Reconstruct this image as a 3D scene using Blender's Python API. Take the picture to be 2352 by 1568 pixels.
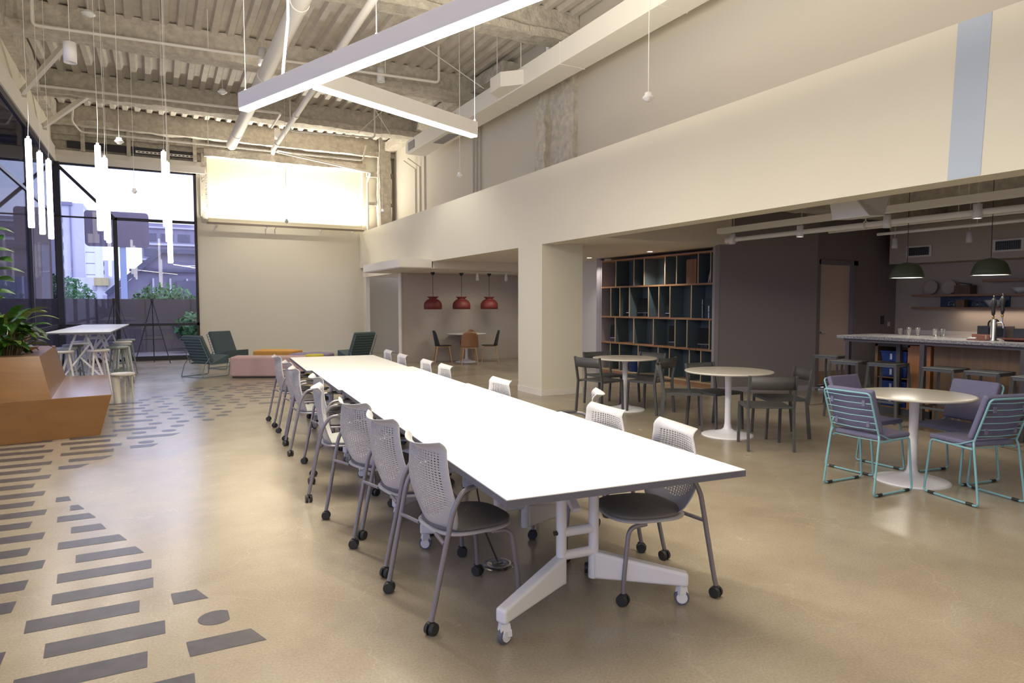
import bpy, math, random
from mathutils import Vector, Matrix, noise
from math import sin, cos, pi, radians, sqrt, atan2
random.seed(7)
for o in list(bpy.data.objects): bpy.data.objects.remove(o)
SC = bpy.context.scene
COL = SC.collection
# ------------------------------------------------------------------ camera
cam_d = bpy.data.cameras.new('camera'); cam = bpy.data.objects.new('camera', cam_d); COL.objects.link(cam)
cam.location = (0, 0, 1.5)
cam.rotation_euler = (radians(90 - 3.198), radians(0.03), -radians(28.132))
cam_d.sensor_width = 36; cam_d.lens = 1529.4 / 2352 * 36; cam_d.clip_end = 400
SC.camera = cam
# ------------------------------------------------------------------ colour management
SC.view_settings.view_transform = 'Standard'; SC.view_settings.look = 'None'
SC.view_settings.gamma = 1; SC.view_settings.use_curve_mapping = False
SC.view_settings.exposure = 0.07
# ------------------------------------------------------------------ sky
W = bpy.data.worlds.new('sky'); SC.world = W; W.use_nodes = True
bg = W.node_tree.nodes['Background']
bg.inputs['Color'].default_value = (0.66, 0.74, 1.0, 1); bg.inputs['Strength'].default_value = 3.2
LAMP = dict(linear=27.0, linear_up=62.0, wash=230, tube=6)
WARM = (1.0, 0.94, 0.80)

# ------------------------------------------------------------------ materials
def mat(name, col, rough=0.6, metal=0.0, noise_amt=0.0, scale=8.0, bump=0.0, bscale=30.0, spec=0.5, emit=None, estr=0.0, coat=0.0, sheen=0.0):
    m = bpy.data.materials.new(name); m.use_nodes = True
    nt = m.node_tree; b = nt.nodes['Principled BSDF']
    b.inputs['Base Color'].default_value = (*col, 1); b.inputs['Roughness'].default_value = rough
    b.inputs['Metallic'].default_value = metal; b.inputs['Specular IOR Level'].default_value = spec
    if coat: b.inputs['Coat Weight'].default_value = coat; b.inputs['Coat Roughness'].default_value = .15
    if sheen: b.inputs['Sheen Weight'].default_value = sheen
    tc = nt.nodes.new('ShaderNodeTexCoord')
    if noise_amt:
        n = nt.nodes.new('ShaderNodeTexNoise'); n.inputs['Scale'].default_value = scale; n.inputs['Detail'].default_value = 5
        nt.links.new(tc.outputs['Object'], n.inputs['Vector'])
        mx = nt.nodes.new('ShaderNodeMixRGB'); mx.blend_type = 'MULTIPLY'; mx.inputs['Fac'].default_value = 1
        rp = nt.nodes.new('ShaderNodeMapRange'); rp.inputs['From Min'].default_value = .3; rp.inputs['From Max'].default_value = .7
        rp.inputs['To Min'].default_value = 1 - noise_amt; rp.inputs['To Max'].default_value = 1 + noise_amt * .4
        nt.links.new(n.outputs['Fac'], rp.inputs['Value'])
        mx.inputs['Color1'].default_value = (*col, 1); nt.links.new(rp.outputs['Result'], mx.inputs['Color2'])
        nt.links.new(mx.outputs['Color'], b.inputs['Base Color'])
    if bump:
        n2 = nt.nodes.new('ShaderNodeTexNoise'); n2.inputs['Scale'].default_value = bscale; n2.inputs['Detail'].default_value = 6
        nt.links.new(tc.outputs['Object'], n2.inputs['Vector'])
        bp = nt.nodes.new('ShaderNodeBump'); bp.inputs['Strength'].default_value = bump; bp.inputs['Distance'].default_value = .02
        nt.links.new(n2.outputs['Fac'], bp.inputs['Height']); nt.links.new(bp.outputs['Normal'], b.inputs['Normal'])
    if emit:
        b.inputs['Emission Color'].default_value = (*emit, 1); b.inputs['Emission Strength'].default_value = estr
    return m

def wood(name, c1, c2, scale=6, rough=.45, axis=0):
    m = bpy.data.materials.new(name); m.use_nodes = True; nt = m.node_tree; b = nt.nodes['Principled BSDF']
    tc = nt.nodes.new('ShaderNodeTexCoord'); mp = nt.nodes.new('ShaderNodeMapping')
    s = [scale * 3] * 3; s[axis] = scale * .35; mp.inputs['Scale'].default_value = s
    n = nt.nodes.new('ShaderNodeTexNoise'); n.inputs['Scale'].default_value = 1; n.inputs['Detail'].default_value = 8; n.inputs['Distortion'].default_value = 1.2
    r = nt.nodes.new('ShaderNodeValToRGB'); r.color_ramp.elements[0].color = (*c1, 1); r.color_ramp.elements[1].color = (*c2, 1)
    r.color_ramp.elements[0].position = .3; r.color_ramp.elements[1].position = .7
    nt.links.new(tc.outputs['Object'], mp.inputs['Vector']); nt.links.new(mp.outputs['Vector'], n.inputs['Vector'])
    nt.links.new(n.outputs['Fac'], r.inputs['Fac']); nt.links.new(r.outputs['Color'], b.inputs['Base Color'])
    b.inputs['Roughness'].default_value = rough
    return m

def floor_mat():
    m = bpy.data.materials.new('polished_concrete'); m.use_nodes = True; nt = m.node_tree; b = nt.nodes['Principled BSDF']
    tc = nt.nodes.new('ShaderNodeTexCoord')
    n1 = nt.nodes.new('ShaderNodeTexNoise'); n1.inputs['Scale'].default_value = 1.1; n1.inputs['Detail'].default_value = 9; n1.inputs['Roughness'].default_value = .62
    n2 = nt.nodes.new('ShaderNodeTexNoise'); n2.inputs['Scale'].default_value = 90; n2.inputs['Detail'].default_value = 3
    nt.links.new(tc.outputs['Object'], n1.inputs['Vector']); nt.links.new(tc.outputs['Object'], n2.inputs['Vector'])
    r = nt.nodes.new('ShaderNodeValToRGB'); e = r.color_ramp.elements
    e[0].position = .32; e[0].color = (.295, .245, .178, 1); e[1].position = .7; e[1].color = (.405, .35, .268, 1)
    nt.links.new(n1.outputs['Fac'], r.inputs['Fac'])
    sp = nt.nodes.new('ShaderNodeMapRange'); sp.inputs['From Min'].default_value = .3; sp.inputs['From Max'].default_value = .7
    sp.inputs['To Min'].default_value = .88; sp.inputs['To Max'].default_value = 1.1
    nt.links.new(n2.outputs['Fac'], sp.inputs['Value'])
    mx = nt.nodes.new('ShaderNodeMixRGB'); mx.blend_type = 'MULTIPLY'; mx.inputs['Fac'].default_value = 1
    nt.links.new(r.outputs['Color'], mx.inputs['Color1']); nt.links.new(sp.outputs['Result'], mx.inputs['Color2'])
    # hairline cracks
    n3 = nt.nodes.new('ShaderNodeTexNoise'); n3.inputs['Scale'].default_value = 2.4; n3.inputs['Detail'].default_value = 5
    nt.links.new(tc.outputs['Object'], n3.inputs['Vector'])
    ad = nt.nodes.new('ShaderNodeMixRGB'); ad.blend_type = 'ADD'; ad.inputs['Fac'].default_value = .55
    nt.links.new(tc.outputs['Object'], ad.inputs['Color1']); nt.links.new(n3.outputs['Color'], ad.inputs['Color2'])
    v = nt.nodes.new('ShaderNodeTexVoronoi'); v.feature = 'DISTANCE_TO_EDGE'; v.inputs['Scale'].default_value = .75
    nt.links.new(ad.outputs['Color'], v.inputs['Vector'])
    cr = nt.nodes.new('ShaderNodeMapRange'); cr.inputs['From Min'].default_value = .0; cr.inputs['From Max'].default_value = .005
    cr.inputs['To Min'].default_value = .14; cr.inputs['To Max'].default_value = 0
    nt.links.new(v.outputs['Distance'], cr.inputs['Value'])
    mx2 = nt.nodes.new('ShaderNodeMixRGB'); mx2.inputs['Color2'].default_value = (.62, .55, .42, 1)
    nt.links.new(cr.outputs['Result'], mx2.inputs['Fac']); nt.links.new(mx.outputs['Color'], mx2.inputs['Color1'])
    nt.links.new(mx2.outputs['Color'], b.inputs['Base Color'])
    rr = nt.nodes.new('ShaderNodeMapRange'); rr.inputs['To Min'].default_value = .16; rr.inputs['To Max'].default_value = .33
    nt.links.new(n1.outputs['Fac'], rr.inputs['Value']); nt.links.new(rr.outputs['Result'], b.inputs['Roughness'])
    b.inputs['Specular IOR Level'].default_value = .6
    return m

def glass_mat(name, tint=(.86, .88, .95), boost=1.0):
    m = bpy.data.materials.new(name); m.use_nodes = True; nt = m.node_tree; nt.nodes.clear()
    o = nt.nodes.new('ShaderNodeOutputMaterial'); t = nt.nodes.new('ShaderNodeBsdfTransparent'); g = nt.nodes.new('ShaderNodeBsdfGlossy')
    t.inputs['Color'].default_value = (*tint, 1); g.inputs['Roughness'].default_value = .0
    f = nt.nodes.new('ShaderNodeFresnel'); f.inputs['IOR'].default_value = 1.5
    ma = nt.nodes.new('ShaderNodeMath'); ma.operation = 'MULTIPLY'; ma.inputs[1].default_value = boost; ma.use_clamp = True
    x = nt.nodes.new('ShaderNodeMixShader')
    nt.links.new(f.outputs[0], ma.inputs[0]); nt.links.new(ma.outputs[0], x.inputs[0]); nt.links.new(t.outputs[0], x.inputs[1]); nt.links.new(g.outputs[0], x.inputs[2])
    nt.links.new(x.outputs[0], o.inputs['Surface'])
    return m

def brick_mat(name, col):
    m = mat(name, col, .8); nt = m.node_tree; b = nt.nodes['Principled BSDF']
    tc = nt.nodes.new('ShaderNodeTexCoord'); mp = nt.nodes.new('ShaderNodeMapping'); mp.inputs['Rotation'].default_value = (radians(90), 0, 0)
    br = nt.nodes.new('ShaderNodeTexBrick'); br.inputs['Scale'].default_value = 2.2; br.inputs['Mortar Size'].default_value = .012
    br.inputs['Color1'].default_value = (*col, 1); br.inputs['Color2'].default_value = tuple(c * .98 for c in col) + (1,); br.inputs['Mortar'].default_value = tuple(c * .95 for c in col) + (1,)
    nt.links.new(tc.outputs['Object'], mp.inputs['Vector']); nt.links.new(mp.outputs['Vector'], br.inputs['Vector']); nt.links.new(br.outputs['Color'], b.inputs['Base Color'])
    return m

def speckle_mat(name, c1, c2, scale=60):
    m = mat(name, c1, .25); nt = m.node_tree; b = nt.nodes['Principled BSDF']
    tc = nt.nodes.new('ShaderNodeTexCoord'); n = nt.nodes.new('ShaderNodeTexNoise'); n.inputs['Scale'].default_value = scale; n.inputs['Detail'].default_value = 4
    r = nt.nodes.new('ShaderNodeValToRGB'); r.color_ramp.elements[0].position = .45; r.color_ramp.elements[1].position = .6
    r.color_ramp.elements[0].color = (*c2, 1); r.color_ramp.elements[1].color = (*c1, 1)
    nt.links.new(tc.outputs['Object'], n.inputs['Vector']); nt.links.new(n.outputs['Fac'], r.inputs['Fac']); nt.links.new(r.outputs['Color'], b.inputs['Base Color'])
    return m

M = {}
M['floor'] = floor_mat()
M['inlay'] = mat('dark_floor_paint', (.085, .078, .09), .32, noise_amt=.25, scale=14)
M['wall'] = mat('cream_wall_paint', (.79, .745, .615), .75, noise_amt=.03, scale=.6)
M['white'] = mat('white_wall_paint', (.80, .76, .69), .7)
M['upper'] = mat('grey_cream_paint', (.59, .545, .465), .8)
M['gyp'] = mat('gypsum_ceiling', (.76, .69, .60), .8)
M['spray'] = mat('sprayed_fireproofing', (.60, .55, .47), .95, noise_amt=.25, scale=9, bump=1.0, bscale=24)
M['deck'] = mat('painted_metal_deck', (.62, .57, .50), .6, noise_amt=.12, scale=5)
M['pipe'] = mat('white_painted_pipe', (.80, .76, .70), .5)
M['duct'] = mat('white_duct', (.82, .79, .71), .55)
M['bluestripe'] = mat('pale_blue_paint', (.50, .58, .68), .7)
M['dwall'] = mat('dark_taupe_wall', (.23, .20, .20), .8)
M['dedge'] = mat('grey_mauve_edge', (.36, .33, .36), .7)
M['door'] = mat('pale_door', (.62, .50, .42), .6)
M['dframe'] = mat('door_frame_paint', (.20, .18, .20), .6)
M['brass'] = mat('wood_kickplate', (.34, .23, .14), .4)
M['brick'] = brick_mat('painted_brick', (.54, .475, .41))
M['frame'] = mat('dark_window_frame', (.022, .02, .03), .4)
M['glass'] = glass_mat('window_glass', (.90, .91, .96), 1.15)
M['sideglass'] = glass_mat('tinted_side_glass', (.62, .62, .68), .3)
M['lampbody'] = mat('lamp_white', (.80, .79, .80), .45)
M['lens'] = mat('lamp_lens', (.9, .9, .9), .5, emit=(1, .93, .80), estr=7)
M['tube'] = mat('tube_lamp_glow', (.9, .9, .9), .5, emit=(1, .93, .86), estr=LAMP['tube'])
M['tablewhite'] = mat('white_laminate', (.84, .83, .81), .38)
M['edge'] = mat('blue_grey_edge', (.13, .13, .17), .5)
M['framewhite'] = mat('white_powder_coat', (.80, .79, .84), .4)
M['shell'] = mat('white_chair_plastic', (.50, .485, .50), .42)
M['cushion'] = mat('charcoal_cushion', (.155, .145, .145), .75, noise_amt=.1, scale=60)
M['cushion2'] = mat('grey_cushion', (.33, .33, .31), .75)
M['silver'] = mat('silver_tube', (.27, .25, .27), .36, metal=.35)
M['black'] = mat('black_plastic', (.03, .03, .03), .45)
M['darkmetal'] = mat('charcoal_metal', (.10, .10, .10), .45, metal=.3)
M['stoolmetal'] = mat('grey_stool_metal', (.13, .135, .14), .42, metal=.3)
M['marble'] = speckle_mat('speckled_marble', (.40, .38, .37), (.22, .21, .22))
M['screen'] = mat('screen_black', (.008, .008, .009), .55, spec=.25)
M['steel'] = mat('brushed_steel', (.5, .5, .52), .25, metal=1)
M['postdark'] = mat('dark_post', (.10, .085, .095), .5)
M['ply'] = wood('bar_plywood', (.20, .12, .065), (.28, .17, .09), 3, .5, 2)
M['orangeply'] = wood('orange_plywood', (.42, .17, .055), (.60, .27, .10), 4, .4, 2)
M['ashelf'] = wood('shelf_wood', (.29, .145, .075), (.38, .21, .115), 6, .45, 1)
M['plyedge'] = wood('plywood_edge', (.46, .35, .22), (.56, .43, .28), 8, .5, 2)
M['sback'] = mat('slate_blue_panel', (.085, .12, .14), .6)
M['planterwood'] = wood('shaded_amber_plywood', (.18, .075, .015), (.215, .095, .022), 2.2, .3, 0)  # planter sides: wood colour darkened for the shade on the overhanging faces
_b = M['planterwood'].node_tree.nodes['Principled BSDF']; _b.inputs['Specular IOR Level'].default_value = .5
M['lit_lacquer'] = wood('lacquered_top_window_lit', (.36, .19, .09), (.42, .23, .12), 2.2, .3, 0)  # planter tops: same wood, paler and more strongly coated for the window's reflection
_b = M['lit_lacquer'].node_tree.nodes['Principled BSDF']; _b.inputs['Coat Weight'].default_value = 1; _b.inputs['Coat Roughness'].default_value = .22; _b.inputs['Coat IOR'].default_value = 2.0
M['soil'] = mat('dark_soil', (.03, .02, .015), .95, bump=.8, bscale=50)
M['bluebin'] = mat('blue_bin', (.02, .055, .25), .35)
M['label'] = mat('pale_label', (.6, .6, .6), .6)
M['teal'] = mat('teal_wire', (.22, .44, .50), .35)
M['lilac'] = mat('lilac_grey_fabric', (.17, .165, .27), .9, noise_amt=.18, scale=180, bump=.2, bscale=300)
M['slate'] = mat('slate_green_fabric', (.085, .125, .135), .9, noise_amt=.15, scale=150)
M['tealwire'] = mat('dark_teal_wire', (.16, .24, .27), .4)
M['pink'] = mat('dusty_pink_fabric', (.56, .38, .36), .9, noise_amt=.08, scale=90)
M['orange'] = mat('orange_fabric', (.66, .34, .08), .9)
M['purple'] = mat('purple_fabric', (.27, .22, .36), .9)
M['yellow'] = mat('yellow_fabric', (.62, .55, .06), .9)
M['red'] = mat('brick_red_shade', (.16, .022, .018), .55)
M['greenshade'] = mat('olive_green_shade', (.075, .09, .05), .55)
M['blackgreen'] = mat('black_green_shell', (.018, .03, .028), .4)
M['tan'] = mat('tan_shell', (.36, .18, .085), .5)
M['legwood'] = wood('pale_leg_wood', (.50, .31, .16), (.60, .40, .22), 9, .5, 2)
M['sage'] = mat('sage_stool', (.26, .29, .26), .45)
M['stoolwhite'] = mat('white_stool', (.76, .73, .70), .45)
M['leaf'] = mat('leaf_green', (.05, .16, .02), .35, noise_amt=.6, scale=25)
M['leaf2'] = mat('variegated_leaf', (.20, .30, .05), .35, noise_amt=.8, scale=35)
M['stem'] = mat('stem_brown', (.10, .07, .04), .7)
M['glow'] = mat('lamp_glow', (.9, .9, .9), .5, emit=(1, .92, .82), estr=6)
M['tower'] = mat('lavender_tower', (.52, .50, .60), .8, noise_amt=.08, scale=.3)
M['tower2'] = mat('white_facade', (.70, .70, .76), .8)
M['extwin'] = mat('exterior_window', (.14, .13, .20), .3)
M['darkbldg'] = mat('dark_blue_roof', (.10, .10, .17), .7, noise_amt=.2, scale=1)
M['midbldg'] = mat('slate_facade', (.24, .22, .33), .8, noise_amt=.25, scale=.8)
M['parapet'] = mat('brown_violet_parapet', (.09, .068, .085), .7, noise_amt=.25, scale=1.2)
M['brownreflect'] = mat('brown_reflected_wall', (.30, .22, .17), .8)
M['treeleaf'] = mat('tree_leaf', (.06, .20, .06), .6, noise_amt=.6, scale=3)
M['canopy'] = mat('dark_canopy', (.05, .05, .075), .5)
M['extground'] = mat('terrace_paving', (.22, .18, .20), .8, noise_amt=.2, scale=2)
M['glassware'] = glass_mat('clear_glass', (.98, .98, .98), .5)
M['kitchen'] = mat('kitchen_wall_paint', (.52, .46, .38), .75)
M['passage'] = mat('olive_taupe_paint', (.42, .36, .26), .8)
M['cushion3'] = mat('taupe_grey_cushion', (.20, .185, .165), .7)
M['plate'] = mat('white_ceramic', (.65, .65, .66), .3)

# ------------------------------------------------------------------ mesh builder
class MB:
    def __init__(s): s.v = []; s.f = []; s.sm = []; s.mi = []
    def add(s, vs, fs, smooth=False, mi=0):
        b = len(s.v); s.v += [tuple(v) for v in vs]
        for f in fs: s.f.append([b + i for i in f]); s.sm.append(smooth); s.mi.append(mi)
        return s
    def box(s, x0, x1, y0, y1, z0, z1, mi=0):
        x0, x1 = min(x0, x1), max(x0, x1); y0, y1 = min(y0, y1), max(y0, y1); z0, z1 = min(z0, z1), max(z0, z1)
        return s.add([(x0,y0,z0),(x1,y0,z0),(x1,y1,z0),(x0,y1,z0),(x0,y0,z1),(x1,y0,z1),(x1,y1,z1),(x0,y1,z1)],
                     [(3,2,1,0),(4,5,6,7),(0,1,5,4),(1,2,6,5),(2,3,7,6),(3,0,4,7)], mi=mi)
    def hexa(s, b, t, mi=0):
        "b, t: four corners each, counter-clockwise seen from above"
        return s.add(list(b) + list(t), [(3,2,1,0),(4,5,6,7),(0,1,5,4),(1,2,6,5),(2,3,7,6),(3,0,4,7)], mi=mi)
    def prism(s, poly, z0, z1, mi=0):
        n = len(poly)
        return s.add([(x, y, z0) for x, y in poly] + [(x, y, z1) for x, y in poly],
                     [tuple(reversed(range(n))), tuple(range(n, 2*n))] + [(i, (i+1) % n, n+(i+1) % n, n+i) for i in range(n)], mi=mi)
    def tube(s, pts, r, n=10, closed=False, mi=0, caps=True):
        pts = [Vector(p) for p in pts]; N = len(pts); rings = []
        rr = r if isinstance(r, (list, tuple)) else [r] * N
        up = Vector((0, 0, 1)); prev = None
        for i, p in enumerate(pts):
            if closed: t = (pts[(i+1) % N] - pts[i-1])
            else: t = (pts[min(i+1, N-1)] - pts[max(i-1, 0)])
            t.normalize()
            if prev is None:
                a = up if abs(t.z) < .95 else Vector((1, 0, 0)); u = t.cross(a).normalized()
            else:
                u = (prev - t * prev.dot(t)); u = u.normalized() if u.length > 1e-6 else t.orthogonal().normalized()
            prev = u; w = t.cross(u)
            rings.append([p + (u * cos(2*pi*k/n) + w * sin(2*pi*k/n)) * rr[i] for k in range(n)])
        vs = [v for g in rings for v in g]; fs = []
        for i in range(N if closed else N-1):
            j = (i+1) % N
            for k in range(n): fs.append((i*n+k, j*n+k, j*n+(k+1) % n, i*n+(k+1) % n))
        s.add(vs, fs, True, mi)
        if not closed and caps:
            s.add(rings[0], [tuple(range(n))], False, mi); s.add(rings[-1], [tuple(reversed(range(n)))], False, mi)
        return s
    def bar(s, a, b, w, h=None, mi=0):
        "square bar from a to b"
        h = h or w; a = Vector(a); b = Vector(b); t = (b-a).normalized()
        u = t.cross(Vector((0,0,1))); u = u.normalized() if u.length > .05 else Vector((1,0,0)); v = u.cross(t)
        P = [a-u*w/2-v*h/2, a+u*w/2-v*h/2, a+u*w/2+v*h/2, a-u*w/2+v*h/2]
        Q = [p + (b-a) for p in P]
        return s.add(P+Q, [(0,1,2,3),(7,6,5,4),(0,4,5,1),(1,5,6,2),(2,6,7,3),(3,7,4,0)], mi=mi)
    def lathe(s, prof, n=32, c=(0,0,0), smooth=True, mi=0):
        vs = []; fs = []; m = len(prof)
        for k in range(n):
            a = 2*pi*k/n
            for r, z in prof: vs.append((c[0]+r*cos(a), c[1]+r*sin(a), c[2]+z))
        for k in range(n):
            for i in range(m-1): fs.append((k*m+i, ((k+1) % n)*m+i, ((k+1) % n)*m+i+1, k*m+i+1))
        return s.add(vs, fs, smooth, mi)
    def cyl(s, a, b, r, n=24, mi=0): return s.tube([a, b], r, n, mi=mi)
    def mesh(s, name, mats):
        me = bpy.data.meshes.new(name); me.from_pydata(s.v, [], s.f)
        me.polygons.foreach_set('use_smooth', s.sm); me.polygons.foreach_set('material_index', s.mi)
        for m in (mats if isinstance(mats, (list, tuple)) else [mats]): me.materials.append(m)
        me.update(); return me
    def obj(s, name, mats, parent=None, bevel=0, sub=0, solid=0, auto=True):
        o = bpy.data.objects.new(name, s.mesh(name, mats)); COL.objects.link(o)
        if parent: o.parent = parent
        if solid:
            md = o.modifiers.new('solid', 'SOLIDIFY'); md.thickness = solid; md.offset = 0
        if bevel:
            md = o.modifiers.new('bevel', 'BEVEL'); md.width = bevel; md.segments = 3; md.limit_method = 'ANGLE'; md.angle_limit = radians(40)
            md.harden_normals = False
        if sub:
            md = o.modifiers.new('sub', 'SUBSURF'); md.levels = sub; md.render_levels = sub
        return o

def thing(name, label, cat, loc=(0,0,0), rz=0, group=None):
    o = bpy.data.objects.new(name, None); COL.objects.link(o); o.empty_display_size = .1
    o.location = loc; o.rotation_euler = (0, 0, rz); o['label'] = label; o['category'] = cat
    if group: o['group'] = group
    return o
def tag(o, label, cat, group=None):
    o['label'] = label; o['category'] = cat
    if group: o['group'] = group
    return o
def struct(name, mb, m, **k):
    o = mb.obj(name, m, **k); o['kind'] = 'structure'; return o
def copy_thing(root, loc, rz, label, group=None):
    def rec(o, par):
        c = o.copy(); COL.objects.link(c); c.parent = par
        for ch in [x for x in bpy.data.objects if x.parent == o]: rec(ch, c)
        return c
    kids = [x for x in bpy.data.objects if x.parent == root]
    r = root.copy(); COL.objects.link(r); r.location = loc; r.rotation_euler = (0, 0, rz)
    r['label'] = label
    if group: r['group'] = group
    for k in kids: rec(k, r)
    return r
def area(name, parent, loc, sx, sy, power, col=WARM, rot=(0,0,0), spread=180):
    d = bpy.data.lights.new(name, 'AREA'); d.shape = 'RECTANGLE'; d.size = sx; d.size_y = sy; d.energy = power; d.color = col; d.spread = radians(spread)
    o = bpy.data.objects.new(name, d); COL.objects.link(o); o.location = loc; o.rotation_euler = rot
    if parent: o.parent = parent
    return o
def spot(name, parent, loc, power, angle=90, col=WARM, rot=(0,0,0), blend=.6, size=.04):
    d = bpy.data.lights.new(name, 'SPOT'); d.energy = power; d.spot_size = radians(angle); d.spot_blend = blend; d.color = col; d.shadow_soft_size = size
    o = bpy.data.objects.new(name, d); COL.objects.link(o); o.location = loc; o.rotation_euler = rot
    if parent: o.parent = parent
    return o
def arc(c, r, a0, a1, n, plane='xz'):
    out = []
    for i in range(n+1):
        a = a0 + (a1-a0)*i/n
        if plane == 'xz': out.append((c[0]+r*cos(a), c[1], c[2]+r*sin(a)))
        elif plane == 'xy': out.append((c[0]+r*cos(a), c[1]+r*sin(a), c[2]))
        else: out.append((c[0], c[1]+r*cos(a), c[2]+r*sin(a)))
    return out
def fillet(pts, r=.03, n=5):
    "round the corners of a polyline"
    P = [Vector(p) for p in pts]; out = [P[0]]
    for i in range(1, len(P)-1):
        a, b, c = P[i-1], P[i], P[i+1]; d1 = (a-b); d2 = (c-b)
        q = min(r, d1.length*.45, d2.length*.45); s0 = b + d1.normalized()*q; s1 = b + d2.normalized()*q
        for k in range(n+1):
            t = k/n; out.append((1-t)**2*s0 + 2*(1-t)*t*b + t*t*s1)
    out.append(P[-1]); return out
def rough_box(mb, x0, x1, y0, y1, z0, z1, step=.12, amp=.03, seed=0, axis='x'):
    "box whose surface is lumpy like sprayed fireproofing"
    def grid(o, u, v):
        nu = max(1, int(u.length/step)); nv = max(1, int(v.length/step)); vs = []; fs = []
        for i in range(nu+1):
            for j in range(nv+1):
                p = o + u*(i/nu) + v*(j/nv); q = p * 2.3 + Vector((seed, 0, 0))
                d = noise.noise_vector(q)*amp + noise.noise_vector(p*7+Vector((seed,3,1)))*amp*.6
                vs.append(p + d)
        for i in range(nu):
            for j in range(nv): fs.append((i*(nv+1)+j, (i+1)*(nv+1)+j, (i+1)*(nv+1)+j+1, i*(nv+1)+j+1))
        mb.add(vs, fs, True)
    X = Vector((x1-x0,0,0)); Y = Vector((0,y1-y0,0)); Z = Vector((0,0,z1-z0)); o = Vector((x0,y0,z0))
    grid(o, X, Z); grid(o+Y, Z, X); grid(o, Y, X); grid(o+Z, X, Y); grid(o, Z, Y); grid(o+X, Y, Z)
    return mb
# ================================================================== SETTING
YB, XR, XU, XL, ZD = 20.2, 12.5, 6.55, -2.15, 6.5
# floor with its painted pattern
f = MB(); f.add([(XL-.2,-5,0),(XR+.3,-5,0),(XR+.3,YB+.3,0),(XL-.2,YB+.3,0)], [(0,1,2,3)])
def st(x0, x1, y0, cut=0.0, cutL=0.0, t=.145):
    f.add([(x0, y0, .0012), (x1, y0, .0012), (x1-cut, y0+t, .0012), (x0-.01+cutL, y0+t, .0012)], [(0,1,2,3)], mi=1)
for a in [(-.46,0,3.36),(-.57,-.11,3.66),(-.5,-.05,3.95),(-.51,-.06,4.25),(-.53,-.07,3.075),(-.06,.1,2.79),(-.8,-.66,3.945),(-.92,-.65,4.235),
          (-.98,-.61,4.54),(-1.04,-.72,4.82),(-1.1,-.68,5.12),(-1.16,-.79,5.42),(-1.21,-.74,5.71),(-1.27,-.85,6.0),(-1.33,-.82,6.3),(-1.39,-.93,6.61),
          (-1.46,-.85,6.9),(-1.51,-.96,7.21),(-1.57,-.91,7.5),(-1.64,-1.01,7.82),(-1.69,-.97,8.13),(-1.76,-1.08,8.43),(-1.81,-1.04,8.74),
          (-.88,-.43,8.75),(-.93,-.48,8.46),(-.82,-.36,8.16),(-.87,-.42,7.86),(-.75,-.61,3.36),
          (-.59,-.13,10.33),(-.52,-.07,9.72),(-.48,-.03,9.09),(-.62,-.17,10.92),(-.65,-.21,11.54),(1.17,1.64,13.06),(1.67,2.1,13.35),(1.2,1.66,12.43),
          (1.27,1.71,11.8),(1.3,1.74,11.22),(1.35,1.65,10.6),(1.72,2.1,12.7),(1.75,2.1,12.14)]:
    st(*a)
st(-.45,-.1,4.54,.05); st(-.57,-.2,4.84,.05); st(-.53,-.33,5.15,.04); st(-.64,-.41,5.46,.05); st(-.59,-.5,5.73,.05); st(-.71,-.61,6.03,.03)
st(.09,.4,3.08,.05); st(.04,.2,3.67,.05); st(-.32,.12,8.5,-.1); st(-.27,-.07,7.95,-.06); st(-.77,-.49,7.52,-.08); st(-.82,-.66,7.22,-.07)
for k in range(14): st(-1.85-.02*k, -1.2, 9.04+.3*k)
def dot(x, y, r=.078, clip=1.0):
    n = 26; f.add([(x+min(r*cos(2*pi*k/n), r*clip), y+r*sin(2*pi*k/n), .0012) for k in range(n)], [tuple(range(n))], mi=1)
dot(.215, 3.42, .078, .75)
for x, y in [(1.15,13.47),(1.44,13.41),(1.85,13.11),(.65,13.14),(.94,13.15),(1.48,12.78),(.56,12.85),(.87,12.83),(1.17,12.81),(.66,12.52),(.97,12.52),(1.22,12.18),(1.51,12.17),
             (.36,12.55),(.6,12.18),(.74,11.86),(1.04,11.86),(1.29,11.56),(1.57,11.57),(.3,12.2),(.43,11.88),(.67,11.58),(.98,11.58),(.78,11.29),(1.07,11.27),(-.02,12.21),(.09,11.9),
             (.37,11.58),(.46,11.29),(.71,10.98),(1.02,10.98),(.81,10.69),(1.32,10.99),(-.2,11.9),(.01,11.6),(.13,11.29),(.4,10.99),(.51,10.69),(.74,10.37),(1.11,10.67),(1.05,10.36),
             (.84,10.05),(.76,9.77),(.06,10.99),(.19,10.7),(.44,10.38),(.54,10.06),(.57,9.46),(-.14,10.69),(-.18,11.29),(-.47,11.29),(-.45,10.68),(.09,10.39),(.23,10.08),(.48,9.77),
             (-.08,10.09),(.17,9.79),(.27,9.49),(-.04,9.48),(.2,9.17),(.1,8.87),(-.21,8.88),(-.13,8.24),(-.39,10.09),(-.35,9.47)]:
    dot(x, y)
struct('floor', f, [M['floor'], M['inlay']])
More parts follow.
